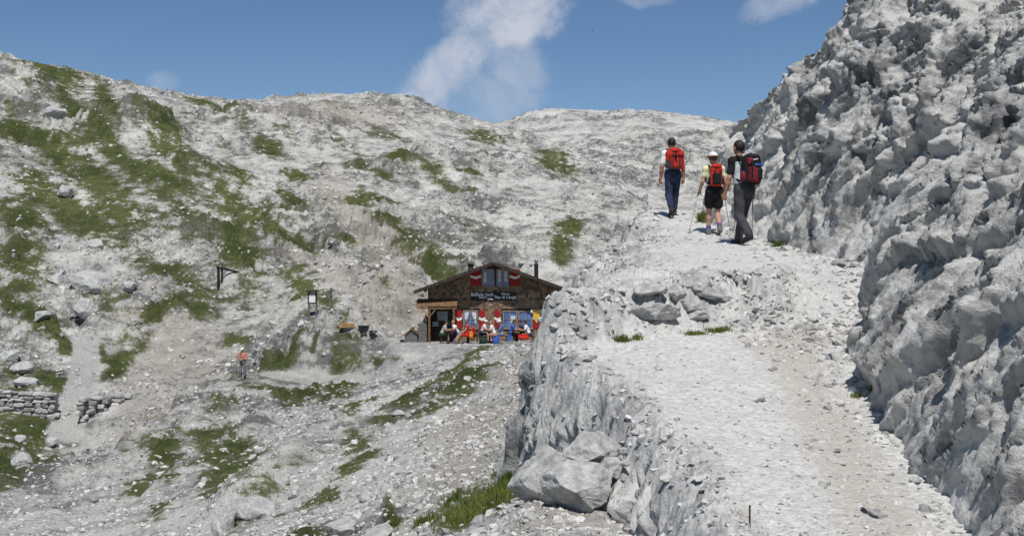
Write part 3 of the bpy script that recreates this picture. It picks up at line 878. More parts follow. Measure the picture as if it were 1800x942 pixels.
def scree(name, pts, rots, scls, label):
    """thousands of loose stones: points on the ground, a stone set on each"""
    me = bpy.data.meshes.new(name)
    me.vertices.add(len(pts)); me.vertices.foreach_set('co', np.asarray(pts, F32).ravel())
    for nm, arr in (('rot', rots), ('scl', scls)):
        a = me.attributes.new(nm, 'FLOAT_VECTOR', 'POINT'); a.data.foreach_set('vector', np.asarray(arr, F32).ravel())
    me.update()
    o = link(bpy.data.objects.new(name, me))
    gt = bpy.data.node_groups.new(name, 'GeometryNodeTree')
    gt.interface.new_socket('Geometry', in_out='INPUT', socket_type='NodeSocketGeometry')
    gt.interface.new_socket('Geometry', in_out='OUTPUT', socket_type='NodeSocketGeometry')
    nd = lambda k: gt.nodes.new(k)
    gi, go, join = nd('NodeGroupInput'), nd('NodeGroupOutput'), nd('GeometryNodeJoinGeometry')
    for s in range(6):
        ico = nd('GeometryNodeMeshIcoSphere'); ico.inputs['Subdivisions'].default_value = 2
        pos = nd('GeometryNodeInputPosition')
        nz = nd('ShaderNodeTexNoise'); nz.noise_dimensions = '4D'
        nz.inputs['W'].default_value = s * 7.7; nz.inputs['Scale'].default_value = 0.9; nz.inputs['Detail'].default_value = 1.5
        sub = nd('ShaderNodeVectorMath'); sub.operation = 'SUBTRACT'; sub.inputs[1].default_value = (.5, .5, .5)
        sc = nd('ShaderNodeVectorMath'); sc.operation = 'SCALE'; sc.inputs['Scale'].default_value = 2.6
        sp = nd('GeometryNodeSetPosition')
        sn = nd('ShaderNodeVectorMath'); sn.operation = 'SNAP'; sn.inputs[1].default_value = (.45, .45, .45)
        mx = nd('ShaderNodeMix'); mx.data_type = 'VECTOR'; mx.inputs[0].default_value = 0.45
        gt.links.new(pos.outputs[0], nz.inputs['Vector']); gt.links.new(nz.outputs['Color'], sub.inputs[0]); gt.links.new(sub.outputs[0], sc.inputs[0])
        gt.links.new(ico.outputs[0], sp.inputs['Geometry']); gt.links.new(sc.outputs[0], sp.inputs['Offset'])
        gti = nd('GeometryNodeGeometryToInstance')
        gt.links.new(sp.outputs[0], gti.inputs[0]); gt.links.new(gti.outputs[0], join.inputs[0])
        gt.nodes.remove(sn); gt.nodes.remove(mx)
    iop = nd('GeometryNodeInstanceOnPoints'); iop.inputs['Pick Instance'].default_value = True
    ra, sa_ = nd('GeometryNodeInputNamedAttribute'), nd('GeometryNodeInputNamedAttribute')
    for q, nm in ((ra, 'rot'), (sa_, 'scl')):
        q.data_type = 'FLOAT_VECTOR'; q.inputs['Name'].default_value = nm
    mat = nd('GeometryNodeSetMaterial'); mat.inputs['Material'].default_value = STONE
    gt.links.new(gi.outputs[0], iop.inputs['Points']); gt.links.new(join.outputs[0], iop.inputs['Instance'])
    gt.links.new(ra.outputs['Attribute'], iop.inputs['Rotation']); gt.links.new(sa_.outputs['Attribute'], iop.inputs['Scale'])
    gt.links.new(iop.outputs[0], mat.inputs['Geometry']); gt.links.new(mat.outputs[0], go.inputs[0])
    o.modifiers.new('stones', 'NODES').node_group = gt
    me.materials.append(STONE)
    return tag(o, label, 'stones', kind='stuff')

# on the hillside: rubble slopes below the hut, scattered blocks higher up
n_try = 90000
ri = rng.integers(5, nr - 60, n_try); cidx = rng.integers(36, nc - 48, n_try)
yy, xx, zz = Y[ri, cidx], X[ri, cidx], Zh[ri, cidx]
rub = 0.25 + 0.5 * (1 - sstep(52, 72, yy)) + 0.5 * np.clip(4 * rocky[ri, cidx] * (1 - rocky[ri, cidx]), 0, 1)
keep = (rng.random(n_try) < np.clip(rub, 0.08, 1)) & (rng.random(n_try) > turf_h[ri, cidx] * 0.9) & (rng.random(n_try) > smooth_zone[ri, cidx] * 0.85) & (yy < 235)
xx, yy, zz = xx[keep], yy[keep], zz[keep]
m = len(xx)
size = np.exp(np.clip(rng.normal(0, 0.5, m), -1, .9)) * np.interp(yy, [9, 20, 40, 75, 130, 240], [.020, .030, .044, .070, .10, .17])
big = rng.random(m) < 0.04
size = np.where(big, size * 1.5, size)
scl = size[:, None] * rng.uniform(.55, 1.25, (m, 3)) * np.array([1.15, 1.1, .75])
pts = np.stack([xx + rng.normal(0, .02, m) * yy / 20, yy, zz - size * .3], -1)
scree('hillside_rubble', pts, np.stack([rng.normal(0, .35, m), rng.normal(0, .35, m), rng.uniform(0, 6.28, m)], -1), scl, 'pale broken limestone rubble strewn over the slopes')

# on the path shelf: chips on the trodden gravel, lumps along its margins and on the bank
n_try = 30000
ri = rng.integers(3, snr - 8, n_try); cidx = rng.integers(30, snc - 20, n_try)
xx, yy, zz = Xs[ri, cidx], Ys[ri, cidx], Zs[ri, cidx]
dd = d[ri, cidx]; rmk = rockmask[ri, cidx]
right = np.interp(yy, BASE[:, 1], BASE[:, 0]) - xx
marg = np.clip(np.exp(-right / 0.5) * 1.2 + np.exp(-np.abs(dd) / 0.4) * .5 + rmk * 0.5 + 0.9 * np.exp(-((yy - 15.8) / .9) ** 2) * (xx > 2.8), 0, 1)
keep = (rng.random(n_try) < 0.16 + 0.75 * marg) & (dd > -0.5) & (right > -0.1) & (rng.random(n_try) > face[ri, cidx] * .8)
xx, yy, zz, marg = xx[keep], yy[keep], zz[keep], marg[keep]
m = len(xx)
size = np.exp(np.clip(rng.normal(0, 0.5, m), -1, 1)) * (0.009 + 0.016 * marg) * np.interp(yy, [9, 20, 30], [.8, 1.25, 1.7])
size = np.where(rng.random(m) < 0.03, size * 2.2, size)
scl = size[:, None] * rng.uniform(.6, 1.3, (m, 3)) * np.array([1.2, 1.1, .6])
scree('path_gravel', np.stack([xx, yy, zz - size * .2], -1), np.stack([rng.normal(0, .3, m), rng.normal(0, .3, m), rng.uniform(0, 6.28, m)], -1), scl, 'small pale limestone chips scattered over the path')

# ---- boulders one can point at
def ico(sub):
    import bmesh
    b = bmesh.new(); bmesh.ops.create_icosphere(b, subdivisions=sub, radius=1.0)
    v = np.array([q.co[:] for q in b.verts]); f = np.array([[q.index for q in p.verts] for p in b.faces]); b.free()
    return v, f
ICO = {k: ico(k) for k in (3, 4, 5)}

def boulder_mesh(seed, sub=4, planes=13, rough=0.07, flatb=0.0):
    v, f = ICO[sub]; v = v.copy()
    r = np.random.default_rng(seed)
    for _ in range(planes):
        nrm = r.normal(size=3); nrm /= np.linalg.norm(nrm)
        off = r.uniform(.52, .9)
        v -= nrm * np.maximum(v @ nrm - off, 0)[:, None]
    dirn = v / np.linalg.norm(v, axis=1, keepdims=True)
    v = v + dirn * (rough * 1.6 * fbm(v * 1.7 + seed, 3) + rough * .5 * ridged(v * 4 + seed, 3, 0.6))[:, None]
    return v, f

BOULDER = rock_mat('boulder_limestone', (0.38, 0.38, 0.37), (0.60, 0.595, 0.575), (0.21, 0.21, 0.212), 2.2, bump=0.9, bdist=0.05)
def boulder(pos, size, rot, seed, label, group=None, sub=4, planes=13, name='boulder', sink=0.25):
    v, f = boulder_mesh(seed, sub, planes)
    v = v * np.array(size)
    R = np.array(Matrix.Rotation(math.radians(rot[2]), 3, 'Z') @ Matrix.Rotation(math.radians(rot[1]), 3, 'Y') @ Matrix.Rotation(math.radians(rot[0]), 3, 'X'))
    v = v @ R.T
    o = mobj(name, v, f, BOULDER, None, True)
    o.data.polygons.foreach_set('use_smooth', np.zeros(len(f), bool))
    vattr(o.data, 'tone', 0.62 + 0.35 * fbm(v / max(size) * 2.2 + seed, 3))
    o.location = (pos[0], pos[1], pos[2] - v[:, 2].min() - sink * (v[:, 2].max() - v[:, 2].min()))
    return tag(o, label, 'boulder', group)

def pt(px, py, Yd=None):
    """a spot seen in the frame: on the hillside, or at a given distance"""
    if Yd is None:
        return survey(px, py, Zh)
    return Vector(((px - CX) / FOC * Yd, Yd, (CY - py) / FOC * Yd))

# the pile under the brink of the path
boulder(pt(952, 884, 11.6), (.30, .25, .40), (8, 14, 20), 11, 'big upright grey boulder at the left of the pile under the path edge', sub=5, planes=16, sink=.15)
boulder(pt(1022, 888, 11.35), (.36, .25, .25), (-14, 6, -8), 23, 'wide wedge-shaped grey boulder lying in front of the pile', sub=5, planes=15, sink=.2)
boulder(pt(1034, 826, 11.8), (.30, .26, .21), (6, -6, 12), 35, 'rounded pale boulder resting on top of the pile', sub=5, planes=15, sink=.0)
boulder(pt(1072, 842, 11.5), (.15, .14, .12), (0, 10, 40), 47, 'small cracked boulder wedged at the right of the pile', planes=12, sink=.05)
boulder(pt(942, 913, 11.3), (.18, .13, .055), (6, 14, -15), 58, 'flat grey slab lying just below the boulder pile', planes=12, sink=.15)
boulder(pt(938, 932, 10.95), (.11, .10, .09), (0, 0, 30), 63, 'small white block below the flat slab', sub=3, sink=.15)
boulder(pt(906, 905, 11.6), (.07, .06, .05), (0, 0, 70), 64, 'small pale stone to the left of the flat slab', sub=3, sink=.1)
boulder(pt(843, 921, 12.3), (.09, .08, .06), (0, 0, 10), 65, 'small white stone in front of the bright turf', sub=3, sink=.2)
CLEFT = ['white stone beside the small cracked boulder in the cleft', 'lowest but one of the white cleft stones', 'white stone leaning on the wedge-shaped boulder', 'largest white stone at the bottom of the cleft',
         'topmost white stone in the cleft right of the pile', 'second white stone from the top of the cleft', 'white stone touching the rock face in the cleft', 'white stone at the right foot of the wedge-shaped boulder']
for k, (px, py, s) in enumerate([(1096, 846, .06), (1102, 868, .05), (1090, 872, .06), (1106, 890, .07), (1094, 800, .06), (1099, 818, .05), (1112, 880, .05), (1086, 893, .05)]):
    boulder(pt(px, py, 11.45), (s, s * .9, s * .75), (0, 0, 40 * k), 70 + k, CLEFT[k], 'stones in the cleft', sub=3, sink=.1)
# on the bank between the two levels of the path
for px, py, Yd, sz, rt, sd, lab in [(1152, 556, 15.9, (.24, .26, .10), (-16, 6, 25), 81, 'tilted pale slab with brown underside on the bank'),
                                    (1142, 520, 16.6, (.17, .16, .07), (-6, 0, 60), 82, 'flat slab lying just above the tilted pale slab'),
                                    (1244, 522, 16.3, (.20, .14, .07), (0, 4, 10), 83, 'flat pale slab at the right of the bank'),
                                    (1226, 512, 16.6, (.16, .13, .12), (0, -8, 45), 84, 'blocky stone behind the flat pale slab on the bank'),
                                    (1215, 545, 16.2, (.15, .12, .09), (10, 0, 80), 85, 'grey block in the middle of the bank'),
                                    (1222, 560, 15.9, (.13, .12, .06), (0, 0, 20), 86, 'low slab at the foot of the bank'),
                                    (1188, 530, 16.5, (.12, .10, .10), (0, 14, 5), 87, 'narrow stone right of the tilted slab')]:
    q_ = shelf_at(px, py); boulder(q_, tuple(1.35 * k for k in sz), rt, sd, lab, sink=.3)
# by the cliff foot on the right
for px, py, sz, sd, lab in [(1632, 842, (.07, .06, .03), 91, 'flat stone at the cliff foot on the right'), (1608, 850, (.08, .06, .03), 92, 'flat chip lying beside the cliff foot stone')]:
    p = shelf_at(px, py); boulder(p, sz, (0, 0, sd), sd, lab, sub=3, sink=.2)
# on the hillside
for px, py, w_, h_, sd, lab in [
        (160, 512, 42, 24, 101, 'large pale boulder on the left slope above the gully'), (148, 550, 22, 18, 102, 'grey boulder just below the large pale boulder'),
        (100, 498, 26, 14, 103, 'long white rock left of the large pale boulder'), (228, 508, 16, 10, 104, 'small boulder right of the large pale boulder'),
        (40, 652, 26, 12, 105, 'flat white slab above the left stone wall'), (42, 676, 30, 10, 106, 'second flat slab nearer the left stone wall'),
        (20, 632, 20, 12, 107, 'white block on turf at the left edge'), (75, 560, 20, 10, 108, 'white boulder among turf below the grey boulder'),
        (88, 780, 14, 9, 109, 'white stone at the right rim of the left turf'), (36, 775, 12, 8, 110, 'white stone lying on the left turf'), (40, 816, 22, 14, 111, 'pale rock between two turf patches at lower left'),
        (95, 206, 22, 14, 112, 'grey rock below the skyline at upper left'), (115, 345, 18, 14, 113, 'pale boulder in the middle of the left turf slope'), (170, 436, 18, 12, 114, 'white boulder at the foot of the left turf slope'),
        (395, 935, 26, 28, 115, 'dark hollow rock at the bottom left of centre'), (450, 905, 50, 26, 116, 'cracked grey rock beside the dark hollow rock'),
        (520, 872, 14, 14, 117, 'dark upright stone on the rubble slope'), (500, 848, 12, 7, 118, 'dark flat stone above the upright stone'),
        (604, 940, 36, 18, 119, 'broad white boulder cut by the bottom edge'), (668, 946, 34, 14, 120, 'second broad white boulder at the bottom edge'), (560, 905, 14, 8, 121, 'small pale boulder left of the broad white boulders'),
        (605, 878, 12, 10, 122, 'grey pointed stone on the rubble slope'), (1130, 352, 14, 10, 123, 'pale block on the slope left of the first hiker'),
        (700, 730, 12, 6, 124, 'flat stone on the rubble slope below the terrace'), (860, 800, 14, 7, 125, 'pale stone above the bright turf')]:
    p = pt(px, py); s = p.y / FOC
    boulder(p, (w_ * s, w_ * s * .8, h_ * s * 1.15), ((sd * 37) % 20 - 10, (sd * 53) % 24 - 12, (sd * 71) % 180), sd, lab, sink=.3)

# ---- turf blades: short sward on the patches, real tufts near the path
GRASS = bpy.data.materials.new('turf_blades'); GRASS.use_nodes = True
n = N(GRASS.node_tree)
ta = n.attr('tone').outputs['Fac']
gc = n.mix(ta, (0.075, 0.105, 0.024), (0.20, 0.235, 0.06))
b = n.new('ShaderNodeBsdfPrincipled'); n.link(gc, b.inputs['Base Color']); b.inputs['Roughness'].default_value = 0.7; b.inputs['Specular IOR Level'].default_value = 0.2
tr = n.new('ShaderNodeBsdfTranslucent'); n.link(gc, tr.inputs[0])
ms = n.new('ShaderNodeMixShader'); ms.inputs[0].default_value = 0.3
n.link(b.outputs[0], ms.inputs[1]); n.link(tr.outputs[0], ms.inputs[2])
o = n.new('ShaderNodeOutputMaterial'); n.link(ms.outputs[0], o.inputs[0])

def blades(name, base, height, width, tone, label, lean=0.5):
    """one bent two-triangle blade per base point"""
    m = len(base); a = rng.uniform(0, 6.283, m)
    side = np.stack([np.cos(a), np.sin(a), 0 * a], -1) * width[:, None]
    la = rng.uniform(0, 6.283, m); ll = np.abs(rng.normal(0, lean, m)) * height
    tip = base + np.stack([np.cos(la) * ll, np.sin(la) * ll, height], -1)
    midp = base + (tip - base) * np.array([.35, .35, .6])
    V = np.stack([base - side, base + side, midp + side * .7, midp - side * .7, tip], 1).reshape(-1, 3)
    k = np.arange(m)[:, None] * 5
    F = np.concatenate([k + np.array([[0, 1, 2]]), k + np.array([[0, 2, 3]]), k + np.array([[3, 2, 4]])])
    ob = mobj(name, V, F, GRASS, None)
    vattr(ob.data, 'tone', np.repeat(tone, 5))
    return tag(ob, label, 'grass', kind='stuff')

n_try = 90000
ri = rng.integers(5, nr - 150, n_try); cidx = rng.integers(36, nc - 48, n_try)
keep = (turf_h[ri, cidx] + rng.normal(0, .12, n_try) > 0.6) & (Y[ri, cidx] < 62)
ri, cidx = ri[keep], cidx[keep]
yy = Y[ri, cidx]
basep = np.stack([X[ri, cidx] + rng.normal(0, .01, len(ri)) * yy * .1, yy + rng.normal(0, .03, len(ri)), Zh[ri, cidx] - .02], -1)
hh = np.interp(yy, [9, 20, 60, 150], [.09, .09, .08, .08]) * rng.uniform(.5, 1.2, len(ri))
blades('turf', basep, hh, hh * np.interp(yy, [9, 20, 60, 150], [.05, .12, .30, .4]), np.clip(.35 + .5 * fbm(basep * .5, 2) + rng.normal(0, .15, len(ri)), 0, 1), 'short green alpine turf in patches over the hillside', 0.7)

def tuft(spots, label, name='grass_tuft'):
    B, Hh, T = [], [], []
    for px, py, Yd, rx, ry, cnt, ht, tn, on in spots:
        c = pt(px, py, Yd)
        q = rng.normal(0, .45, (cnt, 2))
        x = c.x + q[:, 0] * rx; y = c.y + q[:, 1] * ry
        zf = shelf_z if on == 's' else ground
        z = np.array([zf(a, b_) for a, b_ in zip(x, y)])
        B.append(np.stack([x, y, z - .01], -1)); Hh.append(ht * rng.uniform(.45, 1.2, cnt)); T.append(np.clip(tn + rng.normal(0, .15, cnt), 0, 1))
    B = np.concatenate(B); Hh = np.concatenate(Hh)
    return blades(name, B, Hh, Hh * .05 + .0015, np.concatenate(T), label, 0.55)
def at_y(px, py):
    return survey(px, py, Zh).y
tuft([(845, 895, at_y(845, 895), .42, .5, 1500, .11, .85, 'h'), (815, 915, at_y(815, 915), .25, .3, 600, .10, .95, 'h'), (880, 868, at_y(880, 868), .2, .4, 600, .11, .7, 'h')], 'bright yellow-green turf hummock left of the boulder pile')
tuft([(898, 846, at_y(898, 850), .13, .25, 900, .17, .35, 'h')], 'dark green grass tuft against the upright boulder')
tuft([(795, 886, at_y(795, 886), .14, .2, 350, .11, .4, 'h')], 'dark grass tuft left of the bright turf hummock')
tuft([(745, 918, at_y(745, 918), .16, .15, 250, .10, .4, 'h'), (690, 925, at_y(690, 925), .18, .15, 250, .10, .3, 'h')], 'sparse grass tufts near the bottom edge')
tuft([(1220, 588, 15.55, .16, .10, 350, .06, .6, 's'), (1262, 578, 15.75, .18, .1, 400, .07, .55, 's')], 'green grass strip at the foot of the bank')
tuft([(1120, 580, 15.3, .07, .08, 200, .07, .9, 's'), (1092, 582, 15.2, .12, .1, 200, .09, .15, 's')], 'small tuft growing in the bank beside the path')
tuft([(1507, 694, 12.75, .07, .07, 120, .06, .7, 's'), (1532, 690, 12.8, .04, .05, 120, .08, .95, 's')], 'pair of small bright plants at the cliff foot')
tuft([(1236, 392, 27.2, .10, .15, 350, .20, .8, 's')], 'green clump at the cliff end behind the hikers')
tuft([(1370, 428, 21.2, .12, .14, 300, .10, .15, 's')], 'dark moss tuft at the cliff foot beside the third hiker')

# ------------------------------------------------------------------ hut
WOOD_DARK = pmat('weathered_dark_wood', (0.055, 0.043, 0.034), 0.85, 0.2, var=0.4, scale=6)
WOOD_GREY = pmat('silvered_wood', (0.16, 0.15, 0.14), 0.85, 0.2, var=0.3, scale=9)
WOOD_PALE = pmat('fresh_wood', (0.42, 0.24, 0.11), 0.75, 0.3, var=0.25, scale=7)
WOOD_BROWN = pmat('brown_wood', (0.20, 0.115, 0.06), 0.8, 0.25, var=0.3, scale=7)
ROOF = pmat('roof_sheet', (0.11, 0.105, 0.10), 0.6, 0.4, var=0.25, scale=3)
RED = pmat('shutter_red', (0.34, 0.016, 0.015), 0.6, 0.3, var=0.15)
WHITE = pmat('white_paint', (0.80, 0.80, 0.78), 0.6, 0.3, var=0.06)
YELLOW = pmat('yellow_paint', (0.72, 0.42, 0.05), 0.6, 0.3, var=0.12)
BLACK = pmat('black_paint', (0.018, 0.018, 0.02), 0.6, 0.3, var=0.2)
FRAME = pmat('window_frame_wood', (0.30, 0.24, 0.20), 0.7, 0.3, var=0.2)
GLASS = pmat('sky_painted_glass', (0.09, 0.17, 0.36), 0.08, 0.6, var=0.3, scale=2.5)  # blue of the reflected sky is put into the base colour
CURTAIN = pmat('curtain_cloth', (0.62, 0.64, 0.66), 0.9, 0.1, var=0.1, scale=12)
GREY = pmat('grey_panel', (0.30, 0.31, 0.32), 0.7, 0.3, var=0.15)
METAL = pmat('dull_metal', (0.35, 0.35, 0.36), 0.45, 0.5, 0.7, var=0.15)
RUST = pmat('rusty_iron', (0.14, 0.07, 0.04), 0.8, 0.3, 0.3, var=0.35)
SHINGLE = bpy.data.materials.new('larch_shingles'); SHINGLE.use_nodes = True
n = N(SHINGLE.node_tree)
ta = n.attr('tone').outputs['Fac']
tcn = n.new('ShaderNodeTexCoord')
c = n.mix(n.ramp(ta, 0.0, 0.6), (0.10, 0.070, 0.050), (0.28, 0.18, 0.105))
c = n.mix(n.ramp(ta, 0.6, 1.0), c, (0.36, 0.26, 0.17))
c = n.mix(n.ramp(n.noise(tcn.outputs['Object'], 14, 4), 0.5, 0.75, 0, .5), c, (0.06, 0.045, 0.036))
b = n.new('ShaderNodeBsdfPrincipled'); n.link(c, b.inputs['Base Color']); b.inputs['Roughness'].default_value = 0.85
o = n.new('ShaderNodeOutputMaterial'); n.link(b.outputs[0], o.inputs[0])

HX0 = (868 - CX) / FOC * HUT_Y                                   # gable axis
hut = thing('mountain_hut', 'brown shingled mountain hut with red and white shutters on the terrace', 'hut', (HX0, HUT_Y, HUT_Z))
SC = HUT_Y / FOC
hx = lambda px: (px - 868) * SC
hz = lambda py: (600 - py) * SC
WL, WR, DEP = hx(752), 4.05, 7.5
PITCH, APEX = 0.365, hz(458) - 0.12
roof_under = lambda x: APEX - 0.10 - PITCH * abs(x)
MB().prism([(WL, -0.4), (WR, -0.4), (WR, roof_under(WR) - .02), (0, roof_under(0) - .02), (WL, roof_under(WL) - .02)], 0.0, DEP).build('wall', WOOD_DARK, hut)
# openings on the front: x0, x1, z0, z1
OPEN = [(hx(814), hx(840), hz(577), hz(545)), (hx(884), hx(936), hz(577), hz(546)), (hx(846.5), hx(869.5), hz(503.5), hz(472.5)), (hx(872.5), hx(895), hz(503.5), hz(472.5)),
        (hx(752) - 1, hx(797), -1, hz(533))]
MBs = MB(); tones = []
rr = np.random.default_rng(5)
row_h, z, row = 0.165, 0.02, 0
while z < APEX:
    x = WL + (row % 2) * -0.07
    while x < WR - 0.02:
        wdt = rr.uniform(0.11, 0.19)
        x0, x1 = max(x, WL), min(x + wdt - 0.008, WR)
        zt = min(z + row_h + 0.03, roof_under(x0) - .03, roof_under(x1) - .03)
        hit = any(x1 > a and x0 < b_ and z + row_h > c_ and z < d_ for a, b_, c_, d_ in OPEN)
        if zt > z + 0.04 and x1 - x0 > 0.03 and not hit:
            y1 = -0.034 - rr.uniform(0, .012)
            base = len(MBs.v)
            MBs.raw([(x0, y1, z), (x1, y1, z), (x1, -0.001, z), (x0, -0.001, z), (x0, -0.016, zt), (x1, -0.016, zt), (x1, -0.001, zt), (x0, -0.001, zt)],
                    [(0, 3, 2, 1), (4, 5, 6, 7), (0, 1, 5, 4), (1, 2, 6, 5), (3, 0, 4, 7)])
            weath = np.clip(0.42 + 0.32 * math.sin(x * 1.3 + row * .4) * .4 + rr.normal(0, .24), 0, 1)
            tones += [weath] * 8
        x += wdt
    z += row_h; row += 1
sh = MBs.build('shingles', SHINGLE, hut); sh['kind'] = 'stuff'
vattr(sh.data, 'tone', tones)

for sgn in (-1, 1):
    half = 4.72
    e = (sgn * half, APEX - PITCH * half)
    poly = [(0, APEX), e, (e[0], e[1] - 0.10), (0, APEX - 0.10)]
    if sgn > 0: poly = poly[::-1]
    rp = MB().prism(poly, -1.3, DEP + 0.5).build('roof_slope', ROOF, hut)
    seam = MB()
    for k in range(10):
        y = -1.28 + k * 1.02
        seam.beam((sgn * 0.06, y, APEX - PITCH * .06 + .02), (sgn * (half - .02), y, e[1] + .03), 0.04, 0.05)
    seam.build('roof_seam', ROOF, rp)
    MB().beam((0, -1.315, APEX - 0.05), (sgn * (half + .02), -1.315, e[1] - 0.05), 0.03, 0.20).build('barge_board', WOOD_DARK, rp)
    MB().beam((sgn * (half + .07), -1.25, e[1] - .07), (sgn * (half + .07), DEP + .4, e[1] - .07), 0.10, 0.09).build('gutter', METAL, rp)
    for px_ in (2.2, 4.1):
        MB().beam((sgn * px_, -1.25, roof_under(px_) - .075), (sgn * px_, 0.03, roof_under(px_) - .075), 0.11, 0.13).build('purlin', WOOD_DARK, hut)
MB().beam((0, -1.25, APEX - .19), (0, 0.03, APEX - .19), 0.12, 0.15).build('purlin', WOOD_DARK, hut)

def window(x0, x1, z0, z1, cols, rows, cur):
    wn = MB()
    t, dp = 0.055, 0.06
    for a, b_ in ((x0, x0 + t), (x1 - t, x1)):
        wn.box((a, -dp, z0), (b_, 0.012, z1))
    wn.box((x0 + t, -dp, z0), (x1 - t, 0.012, z0 + t)); wn.box((x0 + t, -dp, z1 - t), (x1 - t, 0.012, z1))
    fr = wn.build('window', FRAME, hut)
    mu = MB()
    for k in range(1, cols):
        xx_ = x0 + (x1 - x0) * k / cols; mu.box((xx_ - .022, -dp + .008, z0 + t), (xx_ + .022, 0.0, z1 - t))
    for k in range(1, rows):
        zz_ = z0 + (z1 - z0) * k / rows
        for q in range(cols):
            a = x0 + (x1 - x0) * q / cols + (.022 if q else t); b_ = x0 + (x1 - x0) * (q + 1) / cols - (.022 if q < cols - 1 else t)
            mu.box((a, -dp + .012, zz_ - .016), (b_, 0.0, zz_ + .016))
    mu.build('glazing_bar', FRAME, fr)
    for q in range(cols):
        for k in range(rows):
            a = x0 + (x1 - x0) * q / cols + (.022 if q else t); b_ = x0 + (x1 - x0) * (q + 1) / cols - (.022 if q < cols - 1 else t)
            c_ = z0 + (z1 - z0) * k / rows + (.016 if k else t); e_ = z0 + (z1 - z0) * (k + 1) / rows - (.016 if k < rows - 1 else t)
            MB().box((a, -0.02, c_), (b_, -0.006, e_)).build('pane', GLASS, fr)
    MB().box((x0 - .05, -0.11, z0 - .05), (x1 + .05, 0.0, z0 - .003)).build('sill', FRAME, fr)
    for (a, b_, c_, d_, lowc) in cur:      # drawn curtains seen behind the glass
        n_ = 9; v = []; f = []
        for k in range(n_):
            u = k / (n_ - 1); yy_ = -0.0235 - 0.0025 * math.cos(k * 2.2)
            v += [(a + (b_ - a) * u, yy_, d_), (a + (lowc - a) * u if lowc is not None else a + (b_ - a) * u, yy_, c_)]
        for k in range(n_ - 1):
            f.append((2 * k, 2 * k + 1, 2 * k + 3, 2 * k + 2))
        mobj('curtain', v, f, CURTAIN, fr, True)
    return fr
X0, X1, Z0_, Z1_ = OPEN[0]
window(X0, X1, Z0_, Z1_, 2, 2, [(X0 + .1, X0 + .40, Z0_ + .3, Z1_ - .08, X0 + .16), (X1 - .1, X1 - .40, Z0_ + .3, Z1_ - .08, X1 - .16)])
X0, X1, Z0_, Z1_ = OPEN[1]
xm = (X0 + X1) / 2
window(X0, xm - .04, Z0_, Z1_, 2, 2, [(xm - .42, xm - .12, Z0_ + .35, Z1_ - .3, xm - .2)])
window(xm + .04, X1, Z0_, Z1_, 2, 2, [])
MB().box((xm - .038, -0.07, Z0_), (xm + .038, 0.0, Z1_)).build('window_post', WOOD_BROWN, hut)
X0, X1, Z0_, Z1_ = OPEN[2]; window(X0, X1, Z0_, Z1_, 2, 2, [(X0 + .12, X0 + .3, Z0_ + .25, Z1_ - .2, X0 + .3)])
X0, X1, Z0_, Z1_ = OPEN[3]; window(X0, X1, Z0_, Z1_, 2, 2, [(X0 + .1, X0 + .28, Z0_ + .3, Z1_ - .1, X0 + .26), (X1 - .12, X1 - .3, Z0_ + .3, Z1_ - .15, X1 - .3)])

def shutter(px0, px1, py0, py1, lab=None):
    x0, x1, z0, z1 = hx(px0), hx(px1), hz(py1), hz(py0)
    m = MB(); nb = 3
    for k in range(nb):
        a = x0 + (x1 - x0) * k / nb
        m.box((a + .003, -0.085 - .003 * (k % 2), z0), (a + (x1 - x0) / nb - .003, -0.048, z1))
    s = m.build('shutter', RED, hut)
    if lab: s['label'] = lab
    zc = (z0 + z1) / 2 + 0.02; hb = 0.075; dr = 0.10; xc = (x0 + x1) / 2
    pts = [(x0 - .01, zc + hb + dr * .6), (xc, zc + hb - dr * .4), (x1 + .01, zc + hb + dr * .6), (x1 + .01, zc - hb + dr * .6), (xc, zc - hb - dr * .4), (x0 - .01, zc - hb + dr * .6)]
    mb = MB(); v = [(x, -0.094, z) for x, z in pts] + [(x, -0.089, z) for x, z in pts]
    mb.raw(v, [(0, 5, 4, 1), (1, 4, 3, 2), (6, 7, 10, 11), (7, 8, 9, 10), (0, 1, 7, 6), (1, 2, 8, 7), (2, 3, 9, 8), (3, 4, 10, 9), (4, 5, 11, 10), (5, 0, 6, 11)])
    mb.build('chevron', WHITE, s)
    return s
for q in ((801, 812, 545, 577), (842, 853, 545, 577), (869, 880, 545, 577), (936.8, 949.5, 545, 577), (827, 845.5, 473, 502.5), (896, 914, 473, 502.5)):
    shutter(*q)

# front door under the porch
dx0, dx1 = hx(762), hx(795)
MB().box((dx0, -0.03, 0), (dx1, 0.002, hz(535))).build('recess_shade_panel', BLACK, hut)  # flat black panel paints the shade of the entrance recess
dr_ = MB().box((hx(765), -0.07, 0.02), (hx(792), -0.035, hz(541))).build('door', WOOD_DARK, hut)
MB().box((hx(769), -0.085, hz(563)), (hx(787), -0.072, hz(547))).build('door_pane', GREY, dr_)
MB().box((hx(789.4), -0.115, 1.0), (hx(790.6), -0.072, 1.12)).build('door_handle', METAL, dr_)
MB().box((hx(761), -0.30, hz(573)), (hx(771), -0.09, hz(565))).build('notice_box', GREY, hut)
